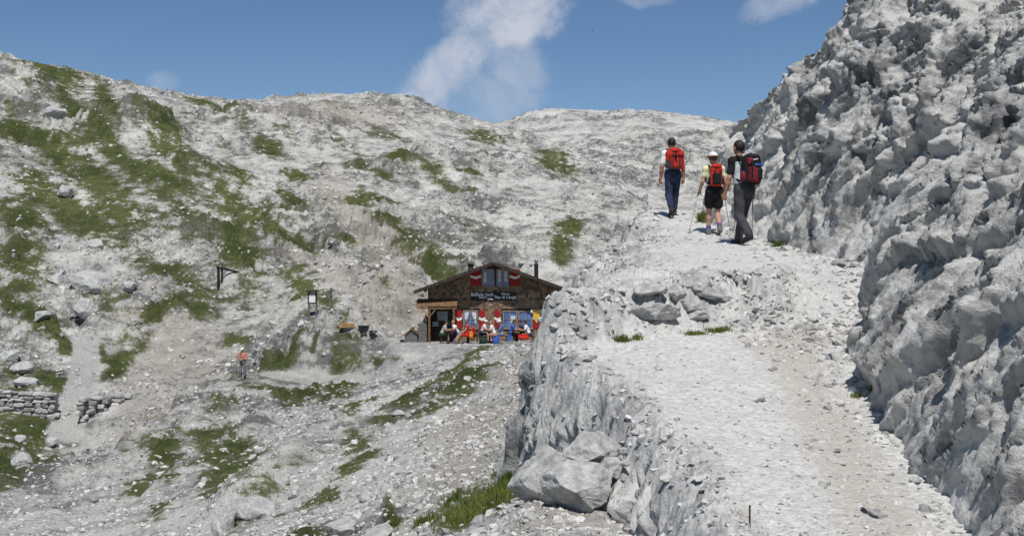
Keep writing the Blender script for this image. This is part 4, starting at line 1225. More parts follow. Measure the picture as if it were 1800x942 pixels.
# porch roof with posts and braces
pr = MB()
for k in range(7):
    x0 = hx(734) + k * (hx(805) - hx(734)) / 7; x1 = x0 + (hx(805) - hx(734)) / 7 - .008
    pr.raw([(x0, -1.35, hz(537.5)), (x1, -1.35, hz(537.5)), (x1, -0.05, hz(526)), (x0, -0.05, hz(526)), (x0, -1.35, hz(537.5) + .04), (x1, -1.35, hz(537.5) + .04), (x1, -0.05, hz(526) + .04), (x0, -0.05, hz(526) + .04)],
           [(0, 3, 2, 1), (4, 5, 6, 7), (0, 1, 5, 4), (1, 2, 6, 5), (2, 3, 7, 6), (3, 0, 4, 7)])
porch = pr.build('porch_roof', WOOD_BROWN, hut)
MB().box((hx(736), -1.28, hz(541.5)), (hx(804), -1.18, hz(538.6))).build('porch_beam', WOOD_PALE, porch)
for px_ in (757, 799.5):
    MB().box((hx(px_) - .06, -1.27, -.05), (hx(px_) + .06, -1.16, hz(541.6))).build('porch_post', WOOD_BROWN, porch)
MB().beam((hx(756), -1.22, hz(556)), (hx(744), -1.22, hz(541.5)), .07, .07).build('porch_brace', WOOD_PALE, porch)
MB().beam((hx(757), -1.22, hz(556)), (hx(768), -1.22, hz(541.5)), .07, .07).build('porch_brace', WOOD_BROWN, porch)
# grey boarded lean-to on the left of the entrance
lt = MB()
for k in range(5):
    a = hx(735.5) + k * (hx(752) - hx(735.5)) / 5
    b_ = a + (hx(752) - hx(735.5)) / 5 - .01
    lt.prism([(a, -.1), (b_, -.1), (b_, hz(575 - (k + 1) * 4.6)), (a, hz(575 - k * 4.6))], -0.9, -0.86)
lt.prism([(hx(735.5), -.1), (hx(752) - .01, -.1), (hx(752) - .01, hz(553)), (hx(735.5), hz(577))], -0.85, 1.2)
lt.build('lean_to', WOOD_GREY, hut)
# name board
sg = MB().box((hx(827), -0.10, hz(528)), (hx(908), -0.05, hz(513))).build('name_board', BLACK, hut)
def text(s, x, z, size, parent, mat, y=-0.104):
    cu = bpy.data.curves.new('lettering', 'FONT'); cu.body = s; cu.size = size; cu.extrude = 0.002; cu.offset = 0.006
    tmp = bpy.data.objects.new('tmp', cu); col.objects.link(tmp)
    me = bpy.data.meshes.new_from_object(tmp.evaluated_get(bpy.context.evaluated_depsgraph_get()))
    bpy.data.objects.remove(tmp)
    me.materials.clear(); me.materials.append(mat)
    ob = link(bpy.data.objects.new('lettering', me), parent)
    ob.location = (x, y, z); ob.rotation_euler = (math.radians(90), 0, 0)
    wid = max(v.co.x for v in me.vertices) - min(v.co.x for v in me.vertices)
    return ob, wid
def fit(s, px0, px1, base, size):
    ob, wid = text(s, hx(px0), hz(base), size, sg, WHITE)
    ob.scale.x = (hx(px1) - hx(px0)) / wid
fit('Büllele Joch', 827.8, 867, 520.2, 0.30); fit('Hütte', 842, 855, 524.2, 0.15); fit('2528m', 856.5, 866, 526.4, 0.13)
fit('Rifugio', 881, 896, 517.6, 0.13); fit('Pian di Cengia', 869.5, 907.5, 524.6, 0.27)
# yellow shield hung over the right shutter
cxs, top, bot = (hx(933.5) + hx(951)) / 2 + .03, hz(544), hz(568)
prof = [(-.27, top), (.27, top), (.30, top - .12), (.25, top - .22), (.22, top - .52), (.0, bot), (-.22, top - .52), (-.25, top - .22), (-.30, top - .12)]
sd_ = MB().prism([(cxs + a * .85, z) for a, z in prof], -0.15, -0.12).build('shield_sign', YELLOW, hut)
for sgn in (-1, 1):
    MB().tube([(cxs + sgn * .24, -.135, top + .01), (cxs + sgn * .31, -.145, top - .06), (cxs + sgn * .30, -.15, top - .17), (cxs + sgn * .22, -.15, top - .2)], [.05, .07, .06, .03], 8).build('scroll', WHITE, sd_, True)
MB().tube([(cxs + .18, -.15, bot + .06), (cxs + .25, -.15, bot + .12), (cxs + .24, -.15, bot + .2)], [.03, .06, .04], 8).build('scroll', WHITE, sd_, True)
# chimneys on the roof slopes
zc = APEX - PITCH * abs(hx(825))
MB().box((hx(820), 2.2, zc - .2), (hx(830), 2.75, hz(464.5))).box((hx(818.8), 2.1, hz(464.4)), (hx(831.2), 2.85, hz(462.5))).build('chimney', WOOD_DARK, hut)
xf = hx(944); zf = APEX - PITCH * xf
fl = MB().box((xf - .13, 2.4, zf - .15), (xf + .13, 2.66, hz(463))).build('chimney', BLACK, hut)
MB().tube([(xf, 2.53, hz(463)), (xf, 2.53, hz(458.6))], .08, 12).build('flue', METAL, fl)
MB().tube([(xf, 2.53, hz(459.6)), (xf, 2.53, hz(457.6)), (xf, 2.53, hz(455.6)), (xf, 2.53, hz(454.6))], [.13, .15, .11, .03], 12).build('flue_cap', METAL, fl, True)

# small wooden hutch left of the hut
hh_ = thing('wooden_hutch', 'small grey wooden hutch with pitched brown roof left of the hut', 'hutch', ((720 - CX) / FOC * 75, 75, HUT_Z))
q = 75 / FOC
MB().prism([(-9 * q, -.05), (13 * q, -.05), (13 * q, 15 * q), (3 * q, 23 * q), (-9 * q, 13 * q)], 0, .7).build('box', WOOD_GREY, hh_)
MB().beam((4 * q, .33, 25 * q), (-17 * q, .33, 8.5 * q), .9, .04).build('roof_board', WOOD_BROWN, hh_)
MB().beam((2 * q, .33, 25 * q), (16 * q, .33, 14.5 * q), .9, .04).build('roof_board', WOOD_BROWN, hh_)

# ---- tables, benches and bags in front
TY = 74.0
tq = TY / FOC
tx_of = lambda px: (px - CX) / FOC * TY
def picnic(px0, px1, yd, label):
    x0, x1 = (px0 - CX) / FOC * yd, (px1 - CX) / FOC * yd
    xc, L = (x0 + x1) / 2, x1 - x0
    t = thing('table', label, 'table', (xc, yd, HUT_Z), group='tables before the hut')
    for k in range(4):
        MB().box((-L / 2, -.38 + k * .19, .70), (L / 2, -.38 + k * .19 + .18, .745)).build('plank', WOOD_DARK, t)
    for sgn in (-1, 1):
        xl = sgn * (L / 2 - .14)
        MB().beam((xl, -.33, 0), (xl, .30, .70), .06, .08).build('leg', WOOD_DARK, t)
        MB().beam((xl + .065 * sgn, .33, 0), (xl + .065 * sgn, -.30, .70), .06, .08).build('leg', WOOD_DARK, t)
    return t
def bench(px0, px1, yd, label):
    x0, x1 = (px0 - CX) / FOC * yd, (px1 - CX) / FOC * yd
    xc, L = (x0 + x1) / 2, x1 - x0
    t = thing('bench', label, 'bench', (xc, yd, HUT_Z), group='benches before the hut')
    for k in range(2):
        MB().box((-L / 2, -.15 + k * .155, .41), (L / 2, -.15 + k * .155 + .145, .45)).build('plank', WOOD_DARK, t)
    for sgn in (-1, 1):
        MB().box((sgn * (L / 2 - .12) - .03, -.13, 0), (sgn * (L / 2 - .12) + .03, .13, .41)).build('leg', WOOD_DARK, t)
    return t
picnic(783, 803, 74.2, 'dark wooden table at the left before the hut door'); picnic(842, 863, 74.2, 'dark wooden table between the two seated people in white'); picnic(900, 919, 74.2, 'dark wooden table at the right before the double window')
bench(771, 782, 74.2, 'short dark bench under the person in the green cap'); bench(803, 842, 74.2, 'long dark bench under the people in red'); bench(863, 893, 74.2, 'dark bench under the person in the blue checked shirt'); bench(919, 940, 74.2, 'dark bench at the right end of the tables')
def bag(px, py, yd, sz, mat, label, name='rucksack'):
    t = thing(name, label, name.replace('_', ' ').split()[-1], ((px - CX) / FOC * yd, yd, (CY - py) / FOC * yd))
    a, b_, c_ = sz
    sdf_obj('bag_body', [('b', (0, 0, c_ * .45), (a / 2, b_ / 2, c_ * .45), .06)], .03, mat, t, bump=lambda G: 0.012 * perlin(G * 9))
    sdf_obj('bag_lid', [('b', (0, 0, c_ * .93), (a * .52, b_ * .52, c_ * .10), .04)], .03, mat, t)
    sdf_obj('bag_pocket', [('b', (0, -b_ * .52, c_ * .32), (a * .32, .05, c_ * .22), .035)], .025, mat, t)
    return t
C_RED = pmat('red_cloth', (0.55, 0.03, 0.02), 0.8, 0.2, bump=.2)
C_ORANGE = pmat('orange_cloth', (0.75, 0.22, 0.02), 0.8, 0.2)
C_NAVY = pmat('navy_cloth', (0.035, 0.042, 0.085), 0.85, 0.2, var=.25, bump=.25, bscale=25)
C_BLUE = pmat('blue_cloth', (0.05, 0.12, 0.42), 0.85, 0.2, var=.2)
C_GREEN = pmat('dark_green_cloth', (0.03, 0.06, 0.045), 0.85, 0.2, var=.2)
bag(920, 596, 73.0, (.62, .3, .28), C_RED, 'bright red bag on the ground at the right of the tables')
bag(828, 594, 73.9, (.26, .2, .36), C_ORANGE, 'small orange rucksack hanging by the people in red')
bag(790, 603.6, 74.4, (.30, .25, .5), C_NAVY, 'navy rucksack under the left table')
bag(872, 603.6, 74.0, (.40, .25, .48), C_BLUE, 'blue rucksack under the bench of the checked shirt')
bag(895, 603.6, 73.9, (.26, .25, .5), C_BLUE, 'second blue rucksack by the right table leg')
tub = thing('tub', 'dark green tub standing under the middle table', 'tub', (tx_of(849), 73.7, HUT_Z))
MB().tube([(0, 0, 0), (0, 0, .2), (0, 0, .44)], [.19, .21, .23], 16).build('tub_body', C_GREEN, tub, True)
MB().tube([(0, 0, .44), (0, 0, .47)], [.25, .25], 16).build('rim', C_GREEN, tub)

# ---- notice board, signpost, timber frame, planks, folding table on the slope
def stand(px, py, Yd=None):
    p = survey(px, py, Zh) if Yd is None else Vector(((px - CX) / FOC * Yd, Yd, 0))
    return Vector((p.x, p.y, ground(p.x, p.y)))
def at_px(px, Yd):
    x = (px - CX) / FOC * Yd
    return Vector((x, Yd, ground(x, Yd)))
p = at_px(549.5, 84); q = 84 / FOC
nb = thing('notice_board', 'dark framed notice board with white sheet on two posts', 'notice board', p)
zt = (CY - 513) / FOC * 84 - p.z
for px in (543, 556):
    xx_ = (px - 549.5) * q
    MB().box((xx_ - .05, -.05, -.3), (xx_ + .05, .05, zt)).build('post', WOOD_GREY, nb)
MB().box((-8 * q, -.10, zt - 21 * q), (8 * q, -.052, zt - 2 * q)).build('panel', WOOD_DARK, nb)
MB().box((-5.6 * q, -.115, zt - 18.5 * q), (5.2 * q, -.102, zt - 4 * q)).build('notice_sheet', WHITE, nb)
MB().box((-10.5 * q, -.28, zt), (10.5 * q, .22, zt + .09)).build('roof', BLACK, nb)
p = at_px(581.5, 84.5); q = 84.5 / FOC
sp_ = thing('signpost', 'grey wooden signpost with short arms beside the notice board', 'signpost', p)
zt = (CY - 506) / FOC * 84.5 - p.z
MB().box((-.07, -.07, -.3), (.07, .07, zt)).build('post', WOOD_GREY, sp_)
MB().box((-9 * q, -.13, zt - 14 * q), (3 * q, -.072, zt - 5 * q)).build('sign_arm', WOOD_GREY, sp_)
MB().box((-2 * q, -.17, zt - 5 * q), (7 * q, -.135, zt - 3 * q)).build('sign_arm', WOOD_GREY, sp_)
MB().beam((-.05, 0, .62), (-11 * q, -.1, -.1), .09, .09).build('brace', WOOD_GREY, sp_)
MB().beam((.05, 0, .42), (3.5 * q, -.1, -.1), .09, .09).build('brace', WOOD_GREY, sp_)
Yf = 95.0; q = Yf / FOC; p = at_px(384, Yf)
tf = thing('timber_frame', 'dark timber post and sloping beam on the slope at the left', 'frame', p)
zt = (CY - 472) / FOC * Yf - p.z
MB().box((-2 * q, -.1, -.4), (2 * q, .1, zt)).build('post', BLACK, tf)
MB().box((3.2 * q, .2, -.4), (6.5 * q, .35, zt - 1 * q)).build('post', WOOD_DARK, tf)
MB().beam((-3 * q, 0, zt + .1), (56 * q, 1.6, zt - 13 * q), .17, .15).build('beam', BLACK, tf)

p = stand(622, 574); q = p.y / FOC
p.z -= .10
pk = thing('plank_stack', 'low stack of fresh orange planks left of the folding table', 'planks', p, math.radians(8))
for k, (a, b_, y0, z0) in enumerate([(-26, 10, 0, 0), (-24, 27, .22, .0), (-27, 8, .05, .09), (-22, 30, .25, .09), (-20, 4, .12, .18)]):
    MB().box((a * q, y0 - .1, z0), (b_ * q, y0 + .1, z0 + .075)).build('plank', WOOD_PALE, pk)
def folding(px, py, wpx, hpx, name, label):
    p = stand(px, py); q = p.y / FOC; t = thing(name, label, name.split('_')[-1], p)
    h_ = hpx * q; w2 = wpx * q / 2
    MB().box((-w2, -.16, h_ - .05), (w2, .16, h_)).build('top', BLACK, t)
    for y in (-.13, .13):
        MB().beam((-w2 * .8, y, h_ - .05), (w2 * .75, y, 0), .06, .06).build('leg', BLACK, t)
        MB().beam((w2 * .8, y, h_ - .05), (-w2 * .55, y * .8, 0), .06, .06).build('leg', BLACK, t)
    MB().beam((-w2 * .35, -.2, h_ * .45), (-w2 * .35, .2, h_ * .45), .05, .05).build('stretcher', BLACK, t)
folding(639, 590, 19, 18, 'folding_table', 'black folding table with crossed legs left of the hut')
folding(656, 593, 14, 12, 'folding_stool', 'black folding stool right of the folding table')

# ---- dry stone walls at the gully mouth
WALLST = stone_mat('wall_limestone', (0.36, 0.355, 0.34), (0.54, 0.53, 0.51), (0.20, 0.2, 0.197))
stone_meshes = []
for k in range(10):
    v, f = boulder_mesh(300 + k, 3, 12, 0.02)
    v = np.clip(v, -.66, .66) / .66 * .5
    me = mesh_data('stone', v, f); me.materials.append(WALLST); stone_meshes.append(me)
def dry_wall(px0, px1, ytop0, ytop1, Yd, Y1, label):
    x0, x1 = (px0 - CX) / FOC * Yd, (px1 - CX) / FOC * Y1
    z0, z1 = (CY - ytop0) / FOC * Yd, (CY - ytop1) / FOC * Y1
    t = thing('dry_stone_wall', label, 'wall', (x0, Yd, min(z0, z1) - 2))
    oz = min(z0, z1) - 2
    mb = MB(); mb.prism([(0, -1), (x1 - x0, -1), (x1 - x0, z1 - oz - .12), (0, z0 - oz - .12)], .18, .9)
    core = mb.build('core', WALLST, t)
    for v in core.data.vertices: v.co.y += (v.co.x / (x1 - x0)) * (Y1 - Yd)
    cnt = 0; course = 0; dz = 0
    while dz < 2.6:
        ch = random.uniform(.17, .27); x = random.uniform(-.1, .1)
        while x < x1 - x0:
            wd = random.uniform(.28, .62); u = min(max((x + wd / 2) / (x1 - x0), 0), 1)
            yw = Yd + u * (Y1 - Yd); zt_ = z0 + (z1 - z0) * u - dz
            if zt_ > ground(x0 + x + wd / 2, yw - .1) - .15 and cnt < 150:
                o = link(bpy.data.objects.new('stone', random.choice(stone_meshes)), t)
                o.location = (x + wd / 2, yw - Yd + random.uniform(-.03, .05), zt_ - oz - ch / 2)
                o.scale = (wd * 1.03, .42, ch * 1.04); o.rotation_euler = (random.uniform(-.08, .08), random.uniform(-.06, .06), random.choice((0, math.pi)) + random.uniform(-.1, .1))
                cnt += 1
            x += wd
        dz += ch; course += 1
    return t
dry_wall(-70, 92, 682, 690, 67.6, 67.3, 'grey dry stone wall left of the gully path')
dry_wall(137, 243, 699, 690, 66.8, 69.5, 'grey dry stone wall right of the gully path')

# iron stakes by the path, a bird over the ridge
for px, py, hgt, lab in ((1318, 925, .12, 'short rusty iron stake at the lower left brink of the path'), (1532, 470, .34, 'thin iron stake at the foot of the far cliff')):
    p = shelf_at(px, py)
    s = thing('iron_stake', lab, 'stake', p)
    MB().tube([(0, 0, -.1), (0, 0, hgt)], .007, 8).build('rod', RUST, s)
    MB().tube([(0, 0, hgt), (0, 0, hgt + .008)], .010, 8).build('head', RUST, s)
bd = thing('bird', 'small dark bird flying above the far ridge', 'bird', pt(1041, 54, 130)); bd.scale = (.6, .6, .6)
MB().tube([(-.16, 0, 0), (-.06, 0, .02), (.06, 0, .015), (.16, 0, .01), (.24, 0, 0)], [.01, .045, .05, .03, .008], 8).build('body', BLACK, bd, True)
for sgn in (-1, 1):
    MB().raw([(-.08, 0, .03), (.06, 0, .03), (.0, sgn * .18, .13), (-.06, sgn * .2, .13), (-.12, sgn * .42, .09), (-.08, 0, .045), (.06, 0, .045), (.0, sgn * .18, .145), (-.06, sgn * .2, .145)],
             [(0, 1, 2, 3), (5, 8, 7, 6), (3, 2, 4), (8, 4, 7)]).build('wing', BLACK, bd)

# ------------------------------------------------------------------ people
SKIN = pmat('skin', (0.46, 0.255, 0.175), 0.6, 0.35, var=.1)
SKIN2 = pmat('tanned_skin', (0.40, 0.20, 0.13), 0.6, 0.35, var=.1)
HAIR = pmat('dark_hair', (0.022, 0.017, 0.014), 0.6, 0.4, var=.3, scale=40)
HAIR2 = pmat('fair_hair', (0.38, 0.25, 0.12), 0.6, 0.4, var=.3, scale=40)
HAIR3 = pmat('brown_hair', (0.12, 0.06, 0.03), 0.6, 0.4, var=.3, scale=40)
C_WHITE = pmat('white_cloth', (0.78, 0.78, 0.77), 0.85, 0.2, var=.06)
C_CREAM = pmat('pale_yellow_cloth', (0.72, 0.70, 0.45), 0.85, 0.2, var=.08)
C_BLACK = pmat('black_cloth', (0.016, 0.016, 0.018), 0.85, 0.2, var=.2, bump=.25, bscale=25)
C_DGREY = pmat('charcoal_cloth', (0.060, 0.060, 0.066), 0.85, 0.2, var=.2, bump=.25, bscale=25)
C_LGREY = pmat('light_grey_cloth', (0.48, 0.50, 0.54), 0.85, 0.2, var=.08)
C_BEIGE = pmat('beige_cloth', (0.42, 0.40, 0.35), 0.85, 0.2, var=.1)
C_SALMON = pmat('salmon_cloth', (0.52, 0.22, 0.16), 0.85, 0.2, var=.15)
C_GTROUS = pmat('grey_trousers', (0.17, 0.18, 0.185), 0.85, 0.2, var=.2)
C_CHECK = pmat('blue_check_cloth', (0.14, 0.19, 0.36), 0.85, 0.2, var=.45, scale=14)
C_PURPLE = pmat('purple_sock', (0.12, 0.08, 0.30), 0.9, 0.1)
C_BOOT = pmat('boot_leather', (0.028, 0.026, 0.026), 0.7, 0.3, var=.25)
C_BOOTG = pmat('grey_boot', (0.14, 0.135, 0.125), 0.7, 0.3, var=.25)
C_MAROON = pmat('dark_red_cloth', (0.20, 0.018, 0.026), 0.8, 0.25, var=.2)
C_ORED = pmat('orange_red_cloth', (0.48, 0.030, 0.018), 0.75, 0.25, var=.15, bump=.2, bscale=20)
EYE = pmat('eye', (0.03, 0.02, 0.015), 0.2, 0.6)
V3 = lambda *a: np.array(a, float)
lerp = lambda a, b, t: np.array(a) + (np.array(b) - np.array(a)) * t

def head_prims(c, r=0.105, look=(0, 1, 0), up=(0, 0, 1)):
    """skull, jaw, nose, ears; c = centre of the skull"""
    f = V3(*look); f /= np.linalg.norm(f); u = V3(*up); s = np.cross(f, u); s /= np.linalg.norm(s); u = np.cross(s, f)
    R = np.stack([s, f, u], 1)
    P_ = [('e', c, (r * .74, r * .92, r * 1.0), R), ('e', c + f * r * .18 - u * r * .55, (r * .58, r * .68, r * .62), R),
          ('c', c + f * r * .84 + u * r * .02, c + f * r * 1.06 - u * r * .28, r * .10, r * .17),
          ('c', c + f * r * .78 - u * r * .72 - s * r * .2, c + f * r * .78 - u * r * .72 + s * r * .2, r * .10, r * .10)]
    for sg in (-1, 1):
        P_.append(('e', c + s * sg * r * .78 - f * r * .05 - u * r * .12, (r * .12, r * .2, r * .3), R))
    return P_, (s, f, u)

def hand_prims(wrist, d, palm_n, r, curl=0.5):
    """palm, four unequal bent fingers and a thumb leaving the side of the palm; d = direction of the forearm"""
    d = V3(*d); d /= np.linalg.norm(d); n_ = V3(*palm_n); n_ -= d * (n_ @ d); n_ /= np.linalg.norm(n_); s = np.cross(d, n_)
    P_ = [('c', wrist, wrist + d * .085, r * .85, r * 1.0), ('c', wrist + d * .04 - s * .018, wrist + d * .09 - s * .026, r * .62, r * .55), ('c', wrist + d * .04 + s * .018, wrist + d * .088 + s * .026, r * .62, r * .55)]
    for k, (off, L) in enumerate(((-.030, .075), (-.010, .085), (.011, .080), (.030, .062))):
        a = wrist + d * .088 + s * off
        b_ = a + (d * math.cos(curl) + n_ * math.sin(curl)) * L * .5
        c_ = b_ + (d * math.cos(curl * 2.3) + n_ * math.sin(curl * 2.3)) * L * .5
        P_ += [('c', a, b_, .0105, .0095), ('c', b_, c_, .0095, .0080)]
    t0 = wrist + d * .03 - s * .030; t1 = t0 + (d * .7 - s * .6 + n_ * .3) * .045; t2 = t1 + (d * .85 - s * .1 + n_ * .5) * .035
    P_ += [('c', t0, t1, .014, .011), ('c', t1, t2, .011, .009)]
    return P_

def person(label, loc, rotz, J, outfit, vox=0.022, H=1.0, group=None, name='person', fem=False):
    """J: joints in metres for a 1.8 m adult, facing +Y. One continuous body; clothes, hair and hat are its children"""
    t = thing(name, label, 'person', loc, rotz, group)
    t.scale = (H, H, H)
    J = {k: (v if k == 'curl' else V3(*v)) for k, v in J.items()}
    sh_w = .86 if fem else 1.0
    pel, chest, neck, head = J['pelvis'], J['chest'], J['neck'], J['head']
    ax = chest - pel; ax /= np.linalg.norm(ax)
    sx = J['shR'] - J['shL']; sx /= np.linalg.norm(sx)
    fw = np.cross(ax, sx) * -1
    fw = np.cross(ax, sx); fw = -fw if fw[1] < -0.2 else fw
    R = np.stack([sx, np.cross(ax, sx), ax], 1)
    def torso(g):
        return [('e', chest + ax * .02, (.175 * sh_w + g, .118 + g, .21 + g), R), ('e', lerp(pel, chest, .45), (.148 * sh_w + g, .104 + g, .20 + g), R),
                ('e', pel + ax * .02, ((.172 if fem else .165) + g, .122 + g, .135 + g), R),
                ('c', J['shL'], J['shR'], .062 + g, .062 + g)]
    body = torso(0) + [('c', chest + ax * .16, head - (head - neck) * .25, .062, .052)]
    hp, (hs, hf, hu) = head_prims(head, .112, tuple(J.get('look', (0, 1, 0))))
    body += hp
    for s in 'LR':
        sh_, el, wr = J['sh' + s], J['el' + s], J['wr' + s]
        body += [('c', sh_, el, .054 * sh_w, .042 * sh_w), ('c', el, lerp(el, wr, .35), .042 * sh_w, .043 * sh_w), ('c', lerp(el, wr, .35), wr, .043 * sh_w, .029)]
        body += hand_prims(wr, wr - el, (0.3 if s == 'L' else -0.3, .25, -.1) if abs((wr - el)[2]) > .12 else (0, .1, -1), .026, J.get('curl', .55))
        hip, kn, an, toe = J['hip' + s], J['kn' + s], J['an' + s], J['toe' + s]
        body += [('c', hip, kn, .088, .058), ('c', kn, lerp(kn, an, .35), .056, .060), ('c', lerp(kn, an, .35), an, .060, .038),
                 ('c', an, an + V3(0, -.02, -.03), .042, .04), ('c', an + V3(0, -.03, -.045), toe, .036, .03)]
    bo = sdf_obj('body', body, vox, outfit['skin'], t, k=.022)
    ey = MB()
    for sg in (-1, 1):
        c_ = head + hf * .092 + hs * sg * .036 + hu * .012
        ey.tube([c_ - hf * .008, c_ + hf * .004], [.012, .007], 8)
    ey.build('eyes', EYE, t)
    wr_ = lambda amp, sc: (lambda G: amp * perlin(G * np.array([sc, sc, sc * 1.7]) + 5))
    # shirt
    if outfit.get('shirt'):
        g = .016; pr_ = torso(g)
        sl = outfit.get('sleeve', .55)
        for s in 'LR':
            sh_, el, wr = J['sh' + s], J['el' + s], J['wr' + s]
            if sl <= 1: pr_ += [('c', sh_, lerp(sh_, el, sl), .070 * sh_w, .064 * sh_w)]
            else: pr_ += [('c', sh_, el, .070 * sh_w, .056 * sh_w), ('c', el, lerp(el, wr, sl - 1), .056 * sh_w, .045)]
        pr_ += [('c', chest + ax * .15, chest + ax * .20, .075, .066)]
        hem = pel + ax * outfit.get('hem', -.06)
        sdf_obj('shirt', pr_, vox, outfit['shirt'], t, k=.03, cut=lambda G: -((G - hem) @ ax), bump=wr_(.007, 7))
        if outfit.get('panel'):
            m_ = outfit['panel']
            pc = lerp(pel, chest, .72)
            sdf_obj('shirt_panel', torso(g + .009), vox, m_, t, k=.03, cut=lambda G: np.maximum(np.maximum(((G - pc) @ sx) + .0, -((G - pc) @ sx) - .175), np.abs((G - pc) @ ax) - .19))
    if outfit.get('legs'):
        L = outfit.get('leg_len', 1.9); g = .012; w_ = outfit.get('leg_w', 1.0)
        pr_ = [('e', pel + ax * .02, (.176 + g, .130 + g, .15), R), ('e', pel - ax * .05, (.17 + g, .125 + g, .12), R)]
        for s in 'LR':
            hip, kn, an = J['hip' + s], J['kn' + s], J['an' + s]
            if L <= 1: pr_ += [('c', hip, lerp(hip, kn, L), .104 * w_, .095 * w_)]
            else: pr_ += [('c', hip, kn, .102 * w_, .078 * w_), ('c', kn, lerp(kn, an, L - 1), .078 * w_, .066 * w_)]
        top = pel + ax * .13
        sdf_obj('shorts' if L <= 1 else 'trousers', pr_, vox, outfit['legs'], t, k=.03, cut=lambda G: (G - top) @ ax, bump=wr_(.008, 9))
    for s in 'LR':
        an, toe, kn = J['an' + s], J['toe' + s], J['kn' + s]
        if outfit.get('sock'):
            sdf_obj('sock', [('c', lerp(kn, an, .78), an, .056, .052)], min(vox, .015), outfit['sock'], t)
        if outfit.get('boot'):
            up_ = lerp(kn, an, .9)
            sdf_obj('boot', [('c', up_, an, .056, .056), ('c', an, an + V3(0, -.03, -.04), .056, .05), ('c', an + V3(0, -.02, -.045), toe + V3(0, .02, .008), .052, .044)], min(vox, .016), outfit['boot'], t)
    if outfit.get('hair'):
        hr = [('e', head + hu * .022 - hf * .014, (.094, .112, .110), np.stack([hs, hf, hu], 1))]
        if outfit.get('long'): hr += [('c', head - hf * .05, head - hf * .085 - hu * .2, .085, .06)]
        cutp = head + hf * .045
        sdf_obj('hair', hr, min(vox, .016), outfit['hair'], t, cut=lambda G: np.minimum((G - cutp) @ hf, 1e9) - np.maximum((G - cutp) @ hu - .035, 0) * 2.0 if not outfit.get('long') else (G - cutp) @ hf - np.maximum((G - cutp) @ hu - .035, 0) * 2.0,
                bump=lambda G: .006 * perlin(G * 40))
    if outfit.get('cap'):
        Rh = np.stack([hs, hf, hu], 1)
        cb = head + hu * .03
        cp = sdf_obj('cap', [('e', head + hu * .045, (.104, .122, .098), Rh)], min(vox, .016), outfit['cap'], t, cut=lambda G: -((G - cb) @ hu))
        if outfit.get('brim') == 'round':
            sdf_obj('brim', [('e', head + hu * .040, (.165, .18, .014), Rh)], .012, outfit.get('brim_mat', outfit['cap']), t)
        else:
            sdf_obj('brim', [('e', head + hu * .045 + hf * .12, (.075, .095, .012), Rh)], .012, outfit['cap'], t)
    return t

def walk(l_fwd, r_fwd, l_lift=0., r_lift=0., lean=.05, aL=0., aR=0., head_dx=0.):
    """joints of a walker; *_fwd = ankle ahead of the hips in metres"""
    J = dict(pelvis=(0, 0, .96), chest=(0, lean + .02, 1.29), neck=(0, lean + .04, 1.50), head=(head_dx, lean + .085, 1.665),
             shL=(-.175, lean + .02, 1.425), shR=(.175, lean + .02, 1.425))
    for s, sg, fwd, lift, arm in (('L', -1, l_fwd, l_lift, aL), ('R', 1, r_fwd, r_lift, aR)):
        J['hip' + s] = (sg * .088, 0, .92)
        an = V3(sg * .085, fwd, .095 + lift); hip = V3(sg * .088, 0, .92)
        d_ = an - hip; L = np.linalg.norm(d_); bend = math.sqrt(max(.43 ** 2 - (L / 2) ** 2, 0.0009))
        f = V3(0, 1, 0) - d_ * d_[1] / L ** 2; f /= np.linalg.norm(f)
        J['kn' + s] = tuple((hip + an) / 2 + f * min(bend, .22)); J['an' + s] = tuple(an)
        J['toe' + s] = (sg * .10, fwd + .15, .040 + max(0, lift - .06) * .3) if lift < .1 else (sg * .09, fwd + .09, lift - .055)
        el = V3(sg * .235, lean + .02 + arm * .16 - .03, 1.135); wr = el + V3(sg * .015, .06 + arm * .12, -.245)
        J['el' + s] = tuple(el); J['wr' + s] = tuple(wr)
    return J

